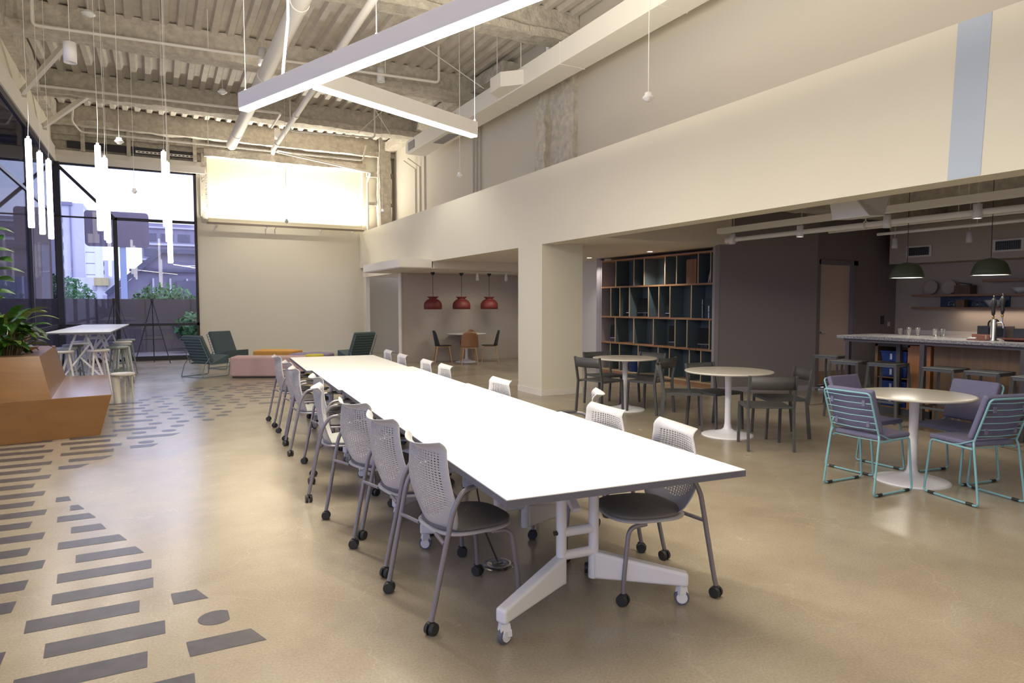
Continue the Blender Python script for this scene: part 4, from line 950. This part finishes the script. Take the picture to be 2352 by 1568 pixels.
def bar_stool(label, p, m, rz=0):
    t = thing('bar_stool', label, 'stool', (*p,0), rz, 'tall round-seat stools under the standing-height tables')
    MB().lathe([(.001,.70),(.15,.70),(.17,.71),(.172,.735),(.165,.745),(.14,.742),(.001,.74)],28).obj('seat', M[m], t)
    for a in range(4):
        an = pi/4+a*pi/2; MB().tube([(cos(an)*.11,sin(an)*.11,.705),(cos(an)*.22,sin(an)*.22,0)],[.018,.016],8).obj('leg', M[m], t)
    fr = MB()
    for a in range(4):
        a0, a1 = pi/4+a*pi/2, pi/4+(a+1)*pi/2; r_ = .188; fr.bar((cos(a0)*r_,sin(a0)*r_,.24),(cos(a1)*r_,sin(a1)*r_,.24),.014,.03)
    fr.obj('footrest', M[m], t)
    return t
bs = [(-1.38,13.15,'stoolwhite','white tall stool at the near end of the standing-height table, window side'),(-.88,13.25,'stoolwhite','white tall stool at the near end of the standing-height table, room side'),
      (-.62,13.95,'sage','sage tall stool on the room side, second from the near end'),(-1.42,14.1,'stoolwhite','white tall stool second from the near end, window side'),
      (-.60,14.75,'sage','sage tall stool on the room side, third from the near end'),(-1.40,15.0,'sage','sage tall stool third from the near end, window side'),
      (-.62,15.9,'stoolwhite','white tall stool under the farther standing-height table, room side'),(-.58,16.7,'sage','sage tall stool at the far end of the standing-height tables'),
      (-1.38,16.3,'stoolwhite','white tall stool under the farther standing-height table, window side')]
for x, y, m, lb in bs: bar_stool(lb, (x,y), m, .3)
t = thing('low_stool', 'low white stool with round seat standing behind the amber bench', 'stool', (-.47,11.72,0))
MB().lathe([(.001,.42),(.15,.42),(.165,.43),(.165,.455),(.15,.46),(.001,.455)],32).obj('seat', M['stoolwhite'], t)
MB().tube([(-.10,-.02,.42),(-.07,-.05,0)],[.062,.045],16).obj('leg', M['stoolwhite'], t)
MB().tube([(.12,.0,.42),(.13,.01,0)],[.013,.011],10).obj('leg', M['stoolwhite'], t)
MB().tube([(.02,.13,.42),(.02,.14,0)],[.016,.012],10).obj('leg', M['stoolwhite'], t)
for p, rz, lb in (((-.90,19.15), .1, 'black folding easel beside the mullion, closer to the high table'), ((-.08,19.25), -.1, 'black folding easel in the middle of the right window bay')):
    t = thing('easel', lb, 'easel', (*p,0), rz, 'black folding easels before the window')
    MB().tube([(0,.06,1.62),(-.40,-.18,0)], .011, 8).obj('leg', M['black'], t); MB().tube([(0,.06,1.62),(.40,-.18,0)], .011, 8).obj('leg', M['black'], t)
    MB().tube([(0,.06,1.62),(-.03,.45,0)], .011, 8).obj('leg', M['black'], t)
    MB().tube([(-.25,-.09,.62),(.25,-.09,.62)], .008, 8).obj('tray_bar', M['black'], t); MB().box(-.035,.035,.03,.08,1.57,1.65).obj('clamp_head', M['black'], t)

# ================================================================== SHELF WALL
t = thing('shelf_unit', 'wall-wide open shelf unit with slate panels and wood shelves', 'shelving')
Y0, Y1, X0, X1 = 8.66, 11.93, 8.60, 8.94
MB().box(X1,X1+.02,Y0,Y1+.05,.05,2.45).obj('back_panel', M['sback'], t)
zs = [.0, .665, 1.215, 1.845, 2.405]
for z in zs[1:]: MB().box(X0-.005,X1,Y0-.02,Y1,z,z+.032).obj('shelf', M['ashelf'], t)
MB().box(X0+.0,X1,Y0-.02,Y1,.0,.085).obj('plinth', M['ashelf'], t); MB().box(X0-.005,X1,Y0-.02,Y1,.085,.105).obj('shelf', M['plyedge'], t)
rows = [([11.43,10.83,10.51,9.89,9.57,9.01,8.70], 1.877, 2.405), ([11.60,11.29,10.97,10.37,10.06,9.74,9.17], 1.247, 1.845),
        ([11.44,10.82,10.21,9.59,9.27,8.71], .697, 1.215), ([11.61,11.29,10.67,10.06,9.74,9.20,8.91], .105, .665)]
for ys_, z0, z1 in rows:
    for y in ys_:
        o = MB().box(X0+.012,X1,y-.008,y+.008,z0,z1).obj('divider', M['sback'], t)
        MB().box(X0,X0+.013,y-.009,y+.009,z0,z1).obj('divider_edge', M['plyedge'], o)
MB().box(X0,X1,Y1,Y1+.05,0,2.45).obj('side_panel', M['dedge'], t)
MB().box(X0-.01,X0+.1,Y1+.05,Y1+.18,0,2.5).obj('end_post', M['dedge'], t)
def screen(label, y, z, w=.4, h=.28, rot=.5):
    q = thing('monitor', label, 'monitor', (X0+.17,y,z), rot, 'black monitors stored on the shelves')
    MB().hexa([(-.012,-w/2,.07),(.012,-w/2,.07),(.012,w/2,.07),(-.012,w/2,.07)],[(-.012+.03,-w/2,.07+h),(.012+.03,-w/2,.07+h),(.012+.03,w/2,.07+h),(-.012+.03,w/2,.07+h)]).obj('screen', M['screen'], q, bevel=.004)
    MB().box(-.014,-.012,-w/2,w/2,.07,.08).obj('chin', M['steel'], q)
    MB().box(-.01,.03,-.03,.03,.01,.1).box(-.06,.07,-.08,.08,0,.012).obj('stand', M['black'], q)
for y, z, w, h, r, lb in ((11.74,1.249,.16,.30,.2,'black monitor in the leftmost cell of the second shelf row'),(11.13,1.249,.2,.30,.4,'black monitor in the third cell of the second shelf row'),
                    (10.66,1.249,.42,.30,.1,'pair-wide black monitor in the wide cell of the second shelf row'),(9.90,1.249,.22,.32,.35,'tilted black monitor in the sixth cell of the second shelf row'),
                    (11.66,.699,.24,.28,.4,'black monitor in the leftmost cell of the third shelf row'),(9.78,.699,.24,.32,.5,'black monitor in the wide cell left of the narrow one, third shelf row'),
                    (8.95,.699,.34,.30,.3,'black monitor in the right cell of the third shelf row, cable dangling below')):
    screen(lb, y, z, w, h, r)
t = thing('wooden_box', 'tall brown wooden box on the top shelf row', 'box', (X0+.16,9.20,1.879))
MB().box(-.14,.14,-.13,.13,0,.44).obj('box_body', wood('brown_box_wood', (.16,.07,.04), (.24,.11,.06), 4, .5, 2), t, bevel=.004)
t = thing('picture_stand', 'thin white framed board leaning on the top shelf row', 'board', (X0+.12,8.82,1.879))
MB().bar((0,.05,0),(.05,.0,.42),.012,.02).obj('board', M['label'], t)
MB().lathe([(.001,0),(.03,0),(.02,.06),(.035,.12),(.01,.2),(.001,.2)],14,(.06,.09,0)).obj('dark_vase', M['black'], t)
t = thing('wire_rack', 'stacked black wire racks with pale tubes in the right cell of the second shelf row', 'rack', (X0+.14,8.86,1.249))
rk = MB()
for y in (-.16,.0,.02,.17): rk.cyl((0,y,0),(0,y,.23 if y < .05 else .34),.006,8)
rk.obj('uprights', M['steel'], t)
MB().box(-.05,.05,-.17,.03,.11,.116).box(-.05,.05,-.17,.19,.226,.232).box(-.05,.05,.01,.19,.335,.341).obj('trays', M['black'], t)
t = thing('blue_tub', 'dark blue tub in the bottom row of the shelves', 'tub', (X0+.16,10.96,.107))
MB().lathe([(.001,0),(.13,0),(.16,.30),(.165,.30),(.15,.31),(.12,.02),(.001,.02)],30).obj('tub_body', M['bluebin'], t)
t = thing('loose_cable', 'black cable loop hanging over the third wood shelf', 'cable', (X0-.012,9.04,.62))
MB().tube([(.02,-.1,.08),(-.004,-.04,.09),(-.01,0,.02),(-.01,.05,-.03),(-.01,.12,0),(-.004,.14,.07),(.03,.16,.085)],.004,6).obj('cord', M['black'], t)

# ================================================================== BAR
t = thing('bar_counter', 'long speckled marble bar counter on dark square posts', 'counter')
MB().hexa([(8.16,-2,1.03),(9.25,-2,1.03),(9.35,6.12,1.03),(8.33,6.02,1.03)],[(8.16,-2,1.07),(9.25,-2,1.07),(9.35,6.12,1.07),(8.33,6.02,1.07)]).obj('countertop', M['marble'], t, bevel=.003)
MB().hexa([(8.22,-2,.99),(9.2,-2,.99),(9.3,6.05,.99),(8.39,5.95,.99)],[(8.22,-2,1.03),(9.2,-2,1.03),(9.3,6.05,1.03),(8.39,5.95,1.03)]).obj('frame', M['postdark'], t)
for x, y in ((8.42,5.90),(9.24,6.0),(8.38,4.86),(8.28,3.72),(8.85,5.45)): MB().box(x-.028,x+.028,y-.028,y+.028,0,1.0).obj('post', M['postdark'], t)
t = thing('bar_cabinet', 'brown plywood bar cabinet beneath the marble counter', 'cabinet')
MB().box(8.86,9.15,-2,5.0,.0,.96).obj('panel', M['ply'], t)
t = thing('orange_cabinet', 'orange plywood cabinet end beneath the counter, beside the blue bins', 'cabinet')
MB().box(8.84,9.3,5.03,5.30,.10,.95).obj('panel', M['orangeply'], t); MB().box(8.86,9.3,5.03,5.30,0,.1).obj('plinth', M['black'], t)
t = thing('bin_rack', 'open wooden rack holding the blue bins under the counter', 'rack')
MB().box(8.86,9.3,5.76,5.80,.08,.95).obj('side_panel', M['ply'], t); MB().box(8.86,9.3,5.31,5.34,.08,.95).obj('side_panel', M['orangeply'], t)
MB().box(9.28,9.3,5.31,5.8,.08,.95).obj('back_panel', M['ply'], t); MB().box(8.86,9.3,5.31,5.8,.92,.97).obj('top_panel', M['postdark'], t)
for z in (.10,.30,.50,.71): MB().box(8.87,9.28,5.34,5.76,z-.015,z).obj('shelf', M['ashelf'], t)
MB().box(8.88,9.3,5.31,5.8,0,.08).obj('plinth', M['stoolmetal'], t)
for i, z in enumerate((.71,.50,.30,.10)):
    q = thing('blue_bin', ('blue storage bin at the top of the rack under the counter','blue storage bin second from the top of the rack','blue storage bin second from the bottom of the rack','blue storage bin at the bottom of the rack under the counter')[i], 'bin', (8.9,5.55,z+.001), 0, 'blue storage bins in the rack')
    MB().hexa([(0,-.17,0),(.3,-.17,0),(.3,.17,0),(0,.17,0)],[(-.015,-.185,.13),(.315,-.185,.13),(.315,.185,.13),(-.015,.185,.13)]).obj('bin_body', M['bluebin'], q, bevel=.006)
    MB().box(-.025,.32,-.19,.19,.13,.145).obj('rim', M['bluebin'], q); MB().box(-.014,-.009,.02,.05,.03,.11).obj('paper_label', M['label'], q)
def metal_stool(label):
    t = thing('metal_stool', label, 'stool', (0,0,0), 0, 'square grey metal stools along the bar')
    MB().box(-.18,.18,-.18,.18,.735,.75).obj('seat', M['stoolmetal'], t, bevel=.006)
    for sx in (-1,1):
        for sy in (-1,1): MB().bar((sx*.165,sy*.165,.74),(sx*.215,sy*.215,0),.026,.026).obj('leg', M['stoolmetal'], t)
    r = MB()
    for a, b_ in (((-1,-1),(1,-1)),((1,-1),(1,1)),((1,1),(-1,1)),((-1,1),(-1,-1))): r.bar((a[0]*.195,a[1]*.195,.27),(b_[0]*.195,b_[1]*.195,.27),.014,.026)
    r.obj('footrest', M['stoolmetal'], t)
    r = MB()
    for a, b_ in (((-1,-1),(1,-1)),((1,-1),(1,1)),((1,1),(-1,1)),((-1,1),(-1,-1))): r.bar((a[0]*.165,a[1]*.165,.722),(b_[0]*.165,b_[1]*.165,.722),.02,.03)
    r.obj('seat_frame', M['stoolmetal'], t)
    return t
ms = [(8.78,6.42,.15,'grey metal stool at the end of the bar before the pale door'),(8.13,5.68,.2,'grey metal stool at the corner post of the bar'),(8.25,5.22,.1,'grey metal stool in front of the blue bins'),
      (8.22,4.50,0,'grey metal stool before the orange cabinet end'),(8.20,4.02,0,'grey metal stool before the brown bar front, first of the right trio'),(8.02,3.47,.05,'grey metal stool behind the far lilac chair'),
      (8.18,3.02,0,'grey metal stool at the right frame edge by the bar')]
m0 = metal_stool(ms[0][3])
for i, (x, y, r_, lb) in enumerate(ms):
    if i == 0: m0.location = (x,y,0); m0.rotation_euler = (0,0,r_)
    else: copy_thing(m0, (x,y,0), r_, lb)
# things on the bar
t = thing('beer_tap', 'steel tap tower with two black handles on the marble bar', 'tap', (8.62,4.2,1.07))
MB().lathe([(.001,0),(.055,0),(.055,.012),(.033,.014),(.033,.25),(.001,.25)],24).obj('tower', M['steel'], t)
for k, y in enumerate((.01,-.085)):
    z0 = .25 if k == 0 else .27
    MB().lathe([(.001,0),(.008,0),(.014,.03),(.008,.05),(.001,.05)],12,(0,y,z0)).obj('brass_collar', mat('brass_%d' % k, (.6,.42,.18), .3, metal=1), t)
    MB().lathe([(.001,.05),(.016,.05),(.022,.09),(.017,.13),(.03,.17),(.03,.21),(.02,.235),(.008,.25),(.001,.255)],14,(0,y,z0)).obj('handle', M['black'], t)
    MB().lathe([(.001,.25),(.009,.25),(.006,.275),(.001,.28)],10,(0,y,z0)).obj('finial', M['steel'], t)
MB().tube([(0,-.03,.21),(0,-.085,.215),(0,-.1,.19),(0,-.1,.15)],.010,8).cyl((0,-.085,.2),(0,-.085,.28),.009,8).obj('spout', M['steel'], t)
t = thing('serving_tray', 'dark red oval serving tray on the bar beside the tap', 'tray', (8.72,3.98,1.072))
MB().lathe([(.001,0),(.14,0),(.2,.03),(.205,.03),(.15,-.0+.006),(.001,.006)],36).obj('tray_dish', mat('dark_red_lacquer', (.12,.03,.02), .2), t).scale = (.6,1,1)
t = thing('napkin_box', 'small reddish wooden box of napkins on the bar beside the tap', 'box', (8.6,4.36,1.072))
MB().box(-.06,.06,-.11,.09,0,.012).box(-.06,.06,-.02,-.11,.012,.06).box(.05,.06,-.11,.09,.01,.07).obj('tray_body', mat('red_wood', (.2,.07,.04), .4), t); MB().box(-.05,.04,0,.08,.014,.03).obj('napkins', M['label'], t)
for i, (x, y, h) in enumerate(((9.05,5.45,.11),(9.1,5.36,.11),(9.08,5.12,.10),(9.15,5.06,.10),(9.1,5.6,.09))):
    t = thing('drinking_glass', ('clear drinking glass, left one of the pair on the bar','clear drinking glass, right one of the pair on the bar','clear drinking glass closest to the lit backsplash','clear drinking glass behind the others on the bar','small clear glass set apart at the bar end')[i], 'glass', (x,y,1.072), 0, 'clear glasses on the bar')
    MB().lathe([(.001,.004),(.026,.0),(.032,h),(.029,h),(.024,.008),(.001,.008)],18).obj('glass_body', M['glassware'], t)
t = thing('faucet', 'black kitchen faucet behind the bar', 'faucet', (12.15,6.0,.92))
MB().tube(fillet([(0,0,0),(0,0,.3),(0,-.12,.33),(0,-.16,.28)],.05,5),.013,8).obj('spout', M['black'], t)
t = thing('back_counter', 'pale kitchen back counter against the lit splashback', 'counter')
MB().box(11.85,XR,-4,7.6,.9,.94).obj('worktop', M['white'], t); MB().box(11.9,XR,-4,7.6,.08,.9).obj('cabinet_body', M['white'], t)
MB().box(12.47,XR,-4,7.6,.94,1.02).obj('upstand', M['white'], t)
t = thing('coffee_station', 'dark boxy appliance on the back counter behind the tap', 'appliance', (12.2,5.9,.94))
MB().box(-.15,.15,-.2,.22,0,.2).obj('body', M['stoolmetal'], t, bevel=.01); MB().box(-.152,-.15,-.17,.05,.03,.17).obj('front_panel', M['black'], t)
t = thing('coffee_station', 'second dark boxy appliance beside it, right of the tap', 'appliance', (12.2,5.45,.94))
MB().box(-.15,.15,-.2,.14,0,.17).obj('body', M['stoolmetal'], t, bevel=.01)
def wshelf(lb, y0, y1, z, light=False):
    t = thing('wall_shelf', lb, 'shelf', (12.36,(y0+y1)/2,z)); L = y1-y0
    MB().box(-.16,.14,-L/2,L/2,0,.035).obj('board', M['ashelf'], t)
    if light:
        MB().box(-.02,.02,-L/2+.7,L/2-.6,-.012,0).obj('led_strip', M['lampbody'], t); area('glow', t, (0,-.1,-.015), .04, L-1.2, 6, col=(1,.78,.62))
wshelf('lower wooden wall shelf with the light beneath it', 2.0, 7.32, 1.41, True)
wshelf('upper wooden wall shelf with the brown crate', 2.0, 7.32, 1.635)
wshelf('short wooden wall shelf at the top right of the kitchen', 2.0, 6.15, 1.87)
def bowl(lb, x, y, z, r, h):
    t = thing('bowl', lb, 'bowl', (x,y,z), 0, 'white bowls on the kitchen shelves')
    MB().lathe([(.001,0),(r*.5,0),(r,h),(r*.95,h),(r*.45,.01),(.001,.01)],24).obj('bowl_body', M['plate'], t)
bowl('wide white stacked bowl on the lower kitchen shelf', 12.33, 6.0, 1.446, .16, .12); bowl('white bowl right of the tap handles on the lower kitchen shelf', 12.33, 5.38, 1.446, .10, .11)
bowl('smaller white bowl farthest right on the lower kitchen shelf', 12.33, 5.14, 1.446, .09, .11); bowl('white bowl on the upper kitchen shelf, wide one', 12.33, 5.62, 1.672, .15, .10); bowl('white bowl on the upper kitchen shelf at the frame edge', 12.33, 5.2, 1.672, .1, .10)
for y, lb in ((7.1,'large pale round plate leaning on the upper shelf, left one'),(6.78,'large pale round plate leaning on the upper shelf, right one')):
    t = thing('plate', lb, 'plate', (12.4,y,1.80), 0, 'pale plates leaning on the upper shelf'); o = MB().lathe([(.001,0),(.09,0),(.13,.014),(.128,.02),(.09,.006),(.001,.006)],32).obj('plate_disc', M['kitchen'], t); o.rotation_euler = (0, radians(-82), 0)
t = thing('wooden_crate', 'brown wooden crate on the upper kitchen shelf', 'crate', (12.34,6.48,1.672)); MB().box(-.1,.1,-.13,.13,0,.15).obj('crate_body', wood('crate_wood', (.10,.06,.025), (.15,.09,.04), 6), t); MB().bar((0,-.1,.16),(0,.1,.2),.02).obj('lid', M['black'], t)
t = thing('wooden_box', 'small brown box on the lower kitchen shelf', 'box', (12.33,6.52,1.447)); MB().box(-.06,.06,-.07,.07,0,.13).obj('box_body', wood('small_box_wood', (.16,.09,.04), (.22,.12,.06), 6), t)
for i, (y, r) in enumerate(((6.68,.05),(6.3,.045),(6.22,.04))):
    t = thing('glass_jar', ('round glass jar left of the small brown box','glass jar right of the small brown box','smallest glass jar beside the stacked bowl')[i], 'jar', (12.3,y,1.447), 0, 'glass jars on the lower kitchen shelf'); MB().lathe([(.001,0),(r,0),(r*1.1,.05),(r*.9,.1),(.001,.1)],16).obj('jar_body', M['glassware'], t)
t = thing('tile_board', 'dark blue tiled board between the two kitchen shelves', 'panel', (12.47,6.4,1.45)); MB().box(-.01,.02,-.55,.55,0,.18).obj('panel_board', mat('blue_tile', (.04,.07,.13), .3), t)
t = thing('wall_switch', 'small dark switch plate beside the kitchen corner', 'switch', (12.1,7.79,1.12)); MB().box(-.05,.05,0,.012,0,.16).obj('plate', M['black'], t)
t = thing('wall_outlet', 'small white outlet beside the dark switch', 'outlet', (12.3,7.79,1.08)); MB().box(-.03,.03,0,.012,0,.08).obj('plate', M['plate'], t)

# ================================================================== OUTSIDE
struct('ground_terrace', MB().box(-14, 14, YB+.25, 24, -.1, -.005).box(-14, XL-.2, -8, YB+.25, -.1, -.005), M['extground'])
struct('ground_street', MB().box(-60, 60, 24, 120, -3.1, -3), M['extground'])
pr = struct('wall_parapet', MB().box(-12, 6, 24, 24.2, -.1, 1.67), M['parapet'])
for k in range(13): MB().box(-12+k*1.3,-11.985+k*1.3,23.985,24.0,0,1.67).obj('panel_joint', M['frame'], pr)
t = thing('exterior_building', 'brown block beyond the dark glass at the left edge, standing in for the reflected room', 'building')  # added block, stands in for the room wall and screen reflected in the side glass
MB().box(-14,-3.35,26,30,-3,5.2).obj('wall', M['brownreflect'], t); MB().add([(-14,26,5.2),(-3.35,26,5.2),(-3.35,30,5.2),(-14,30,5.2),(-14,26,4.6),(-3.3,25.9,5.75),(-3.3,30,5.75),(-14,30,4.6)],[(0,1,5,4),(4,5,6,7),(1,2,6,5)]).obj('parapet_cap', M['canopy'], t)
MB().box(-6.5,-3.42,25.95,26,.3,2.38).obj('window', M['extwin'], t)
struct('ceiling_exterior_canopy', MB().box(-7,XL-.35,-6,23,5.7,5.9).prism([(-2.5,23),(-3.7,34.5),(-14,34.5),(-14,23)],5.7,5.9), M['canopy'])  # stretch beside the near glass is unseen, extended to limit incoming sky light
cb_ = MB()
for y in (-3,1,5,9,12,14.5,17,19.5,22): cb_.box(-7,XL-.3,y,y+.2,5.4,5.7)
cb_.bar((-2.6,24,5.6),(-7,15,5.6),.2,.3)
struct('beam_exterior_canopy', cb_, M['frame'])
def building(label, x0, x1, y0, y1, z0, z1, m, wins, wm='extwin'):
    t = thing('exterior_building', label, 'building'); MB().box(x0,x1,y0,y1,z0,z1).obj('wall', M[m], t)
    for (a, b_, c_, d_) in wins: MB().box(a,b_,y0-.05,y0,c_,d_).obj('window', M[wm], t)
    return t
tw = building('tall lavender tower with a column of small windows beside the corner post', -6.7,-4.62,60,70,-3,9.1,'tower', [(-6.25,-5.95,1.6+k*1.0,2.15+k*1.0) for k in range(7)])
MB().box(-5.5,-5.42,59.9,60,-3,9.1).box(-6.75,-5.3,59.85,60,8.9,9.15).obj('corner_pipe', M['midbldg'], tw)
MB().add([(-4.62,60,-3),(-3.9,68,-3),(-3.9,68,8.2),(-4.62,60,8.7)],[(0,1,2,3)]).obj('side_wall', M['tower2'], tw)
for k in range(9): MB().box(-4.58,-4.0,60+.2,60.3,1.2+k*.85,1.25+k*.85).obj('balcony_line', M['midbldg'], tw)
building('distant white office block with dark window bands under the dark sign', -5.5,-3.2,70,80,-3,5.45,'tower2', [(-5.2,-3.95,2.7+k*.75,3.05+k*.75) for k in range(4)])
wb = building('low white apartment block behind the green tree', -4.9,-1.6,50,58,-3,3.2,'tower2', [(-4.6+i*.55,-4.4+i*.55,1.8+j*.6,2.1+j*.6) for i in range(6) for j in range(2)], 'tower')
MB().box(-3.4,-2.6,49.8,50,2.7,3.2).obj('yellow_awning', mat('yellow_awning', (.6,.5,.25), .7), wb)
db = thing('exterior_building', 'dark blue gabled building in the right window bay', 'building')
MB().add([(-1.9,35,-3),(-1.9,35,1.9),(-1.3,35,2.3),(.35,35,4.0),(6,35,4.0),(6,35,-3),(-1.9,38,-3),(-1.9,38,1.9),(-1.3,38,2.3),(.35,38,4.0),(6,38,4.0),(6,38,-3)],
         [(5,4,3,2,1,0),(0,1,7,6),(1,2,8,7),(2,3,9,8),(3,4,10,9)]).obj('wall', M['midbldg'], db)
MB().bar((-1.9,34.8,1.95),(.35,34.8,4.0),.3,.22).box(.3,6,34.7,35,3.85,4.05).box(-1.0,6,34.8,35,3.0,3.12).obj('roof_edge', M['darkbldg'], db)
for k, x in enumerate((-.1,.6,1.3)): MB().box(x,x+.08,34.85,35,1.7,2.7).obj('post', M['tower'], db)
MB().box(.9,2.6,34.8,35,1.9,2.6).obj('window', M['darkbldg'], db)
ub = building('tall slate office building with long window bands in the right window bay', -.62,8,45,55,-3,6.3,'midbldg', [(-.5+i*.9,.15+i*.9,4.35+j*.9,4.8+j*.9) for i in range(4) for j in range(2)], 'darkbldg')
MB().box(-.62,8,44.85,45,5.0,5.12).box(-.62,8,44.85,45,4.1,4.2).box(-.62,8,44.85,45,6.0,6.1).box(-.62,8,44.85,45,3.4,3.5).obj('ledge', M['tower'], ub)
t = thing('street_sign', 'dark rounded roadside sign board on a pale blue pole', 'sign', (-1.14,28,3.58)); 
pts_ = []
for cx_, cz_, a0 in ((.88,.12,-pi/2),(.88,1.13,0),(-.88,1.13,pi/2),(-.88,.12,pi)):
    for k in range(6): a = a0+k*pi/10; pts_.append((cx_+.12*cos(a), cz_+.12*sin(a)))
n_ = len(pts_); MB().add([(x,0,z) for x, z in pts_]+[(x,.2,z) for x, z in pts_], [tuple(range(n_)), tuple(reversed(range(n_,2*n_)))]+[(i,n_+i,n_+(i+1)%n_,(i+1)%n_) for i in range(n_)]).obj('board', mat('sign_violet', (.15,.12,.18), .6), t)
MB().box(.05,.25,.05,.2,-6.5,.1).obj('pole', mat('pale_blue_pole', (.35,.42,.65), .6), t); MB().box(-.75,-.6,-.01,0,.15,1.2).box(-.9,-.55,-.015,0,.1,.42).obj('patch', mat('sign_patch', (.35,.28,.27), .6), t)
def tree(label, p, r, h, n, base, m='treeleaf', seed=1, name='tree'):
    rr = random.Random(seed); t = thing(name, label, name, (*p, base)); mb = MB()
    for k in range(n):
        u = Vector((rr.gauss(0,1), rr.gauss(0,1), rr.gauss(0,1))).normalized()*(rr.random()**.4); q = Vector((u.x*r, u.y*r*.8, h+u.z*r*.75)); s = rr.uniform(.05,.12)*(1 if r < 1.5 else 1.3)
        a = Vector((rr.uniform(-1,1),rr.uniform(-1,1),rr.uniform(-1,1))).normalized(); b_ = a.orthogonal().normalized(); mb.add([q-a*s, q-b_*s*.6, q+a*s, q+b_*s*.6], [(0,1,2,3)])
    mb.obj('foliage', M[m], t); MB().tube([(0,0,0),(.05,0,h*.6),(0,0,h)], [.09,.07,.03], 8).obj('trunk', M['stem'], t)
tree('green tree over the parapet beside the corner post', (-3.6,33.0), 1.4, 4.7, 1700, -3, seed=4)
tree('leafy shrub row behind the parapet under the dark gable', (.3,25.6), 1.1, 4.4, 1300, -3, 'treeleaf', 8, 'shrub')
tree('dark shrub growing at the right end of the parapet', (1.2,23.2), .7, .8, 800, 0, 'treeleaf', 9, 'shrub')
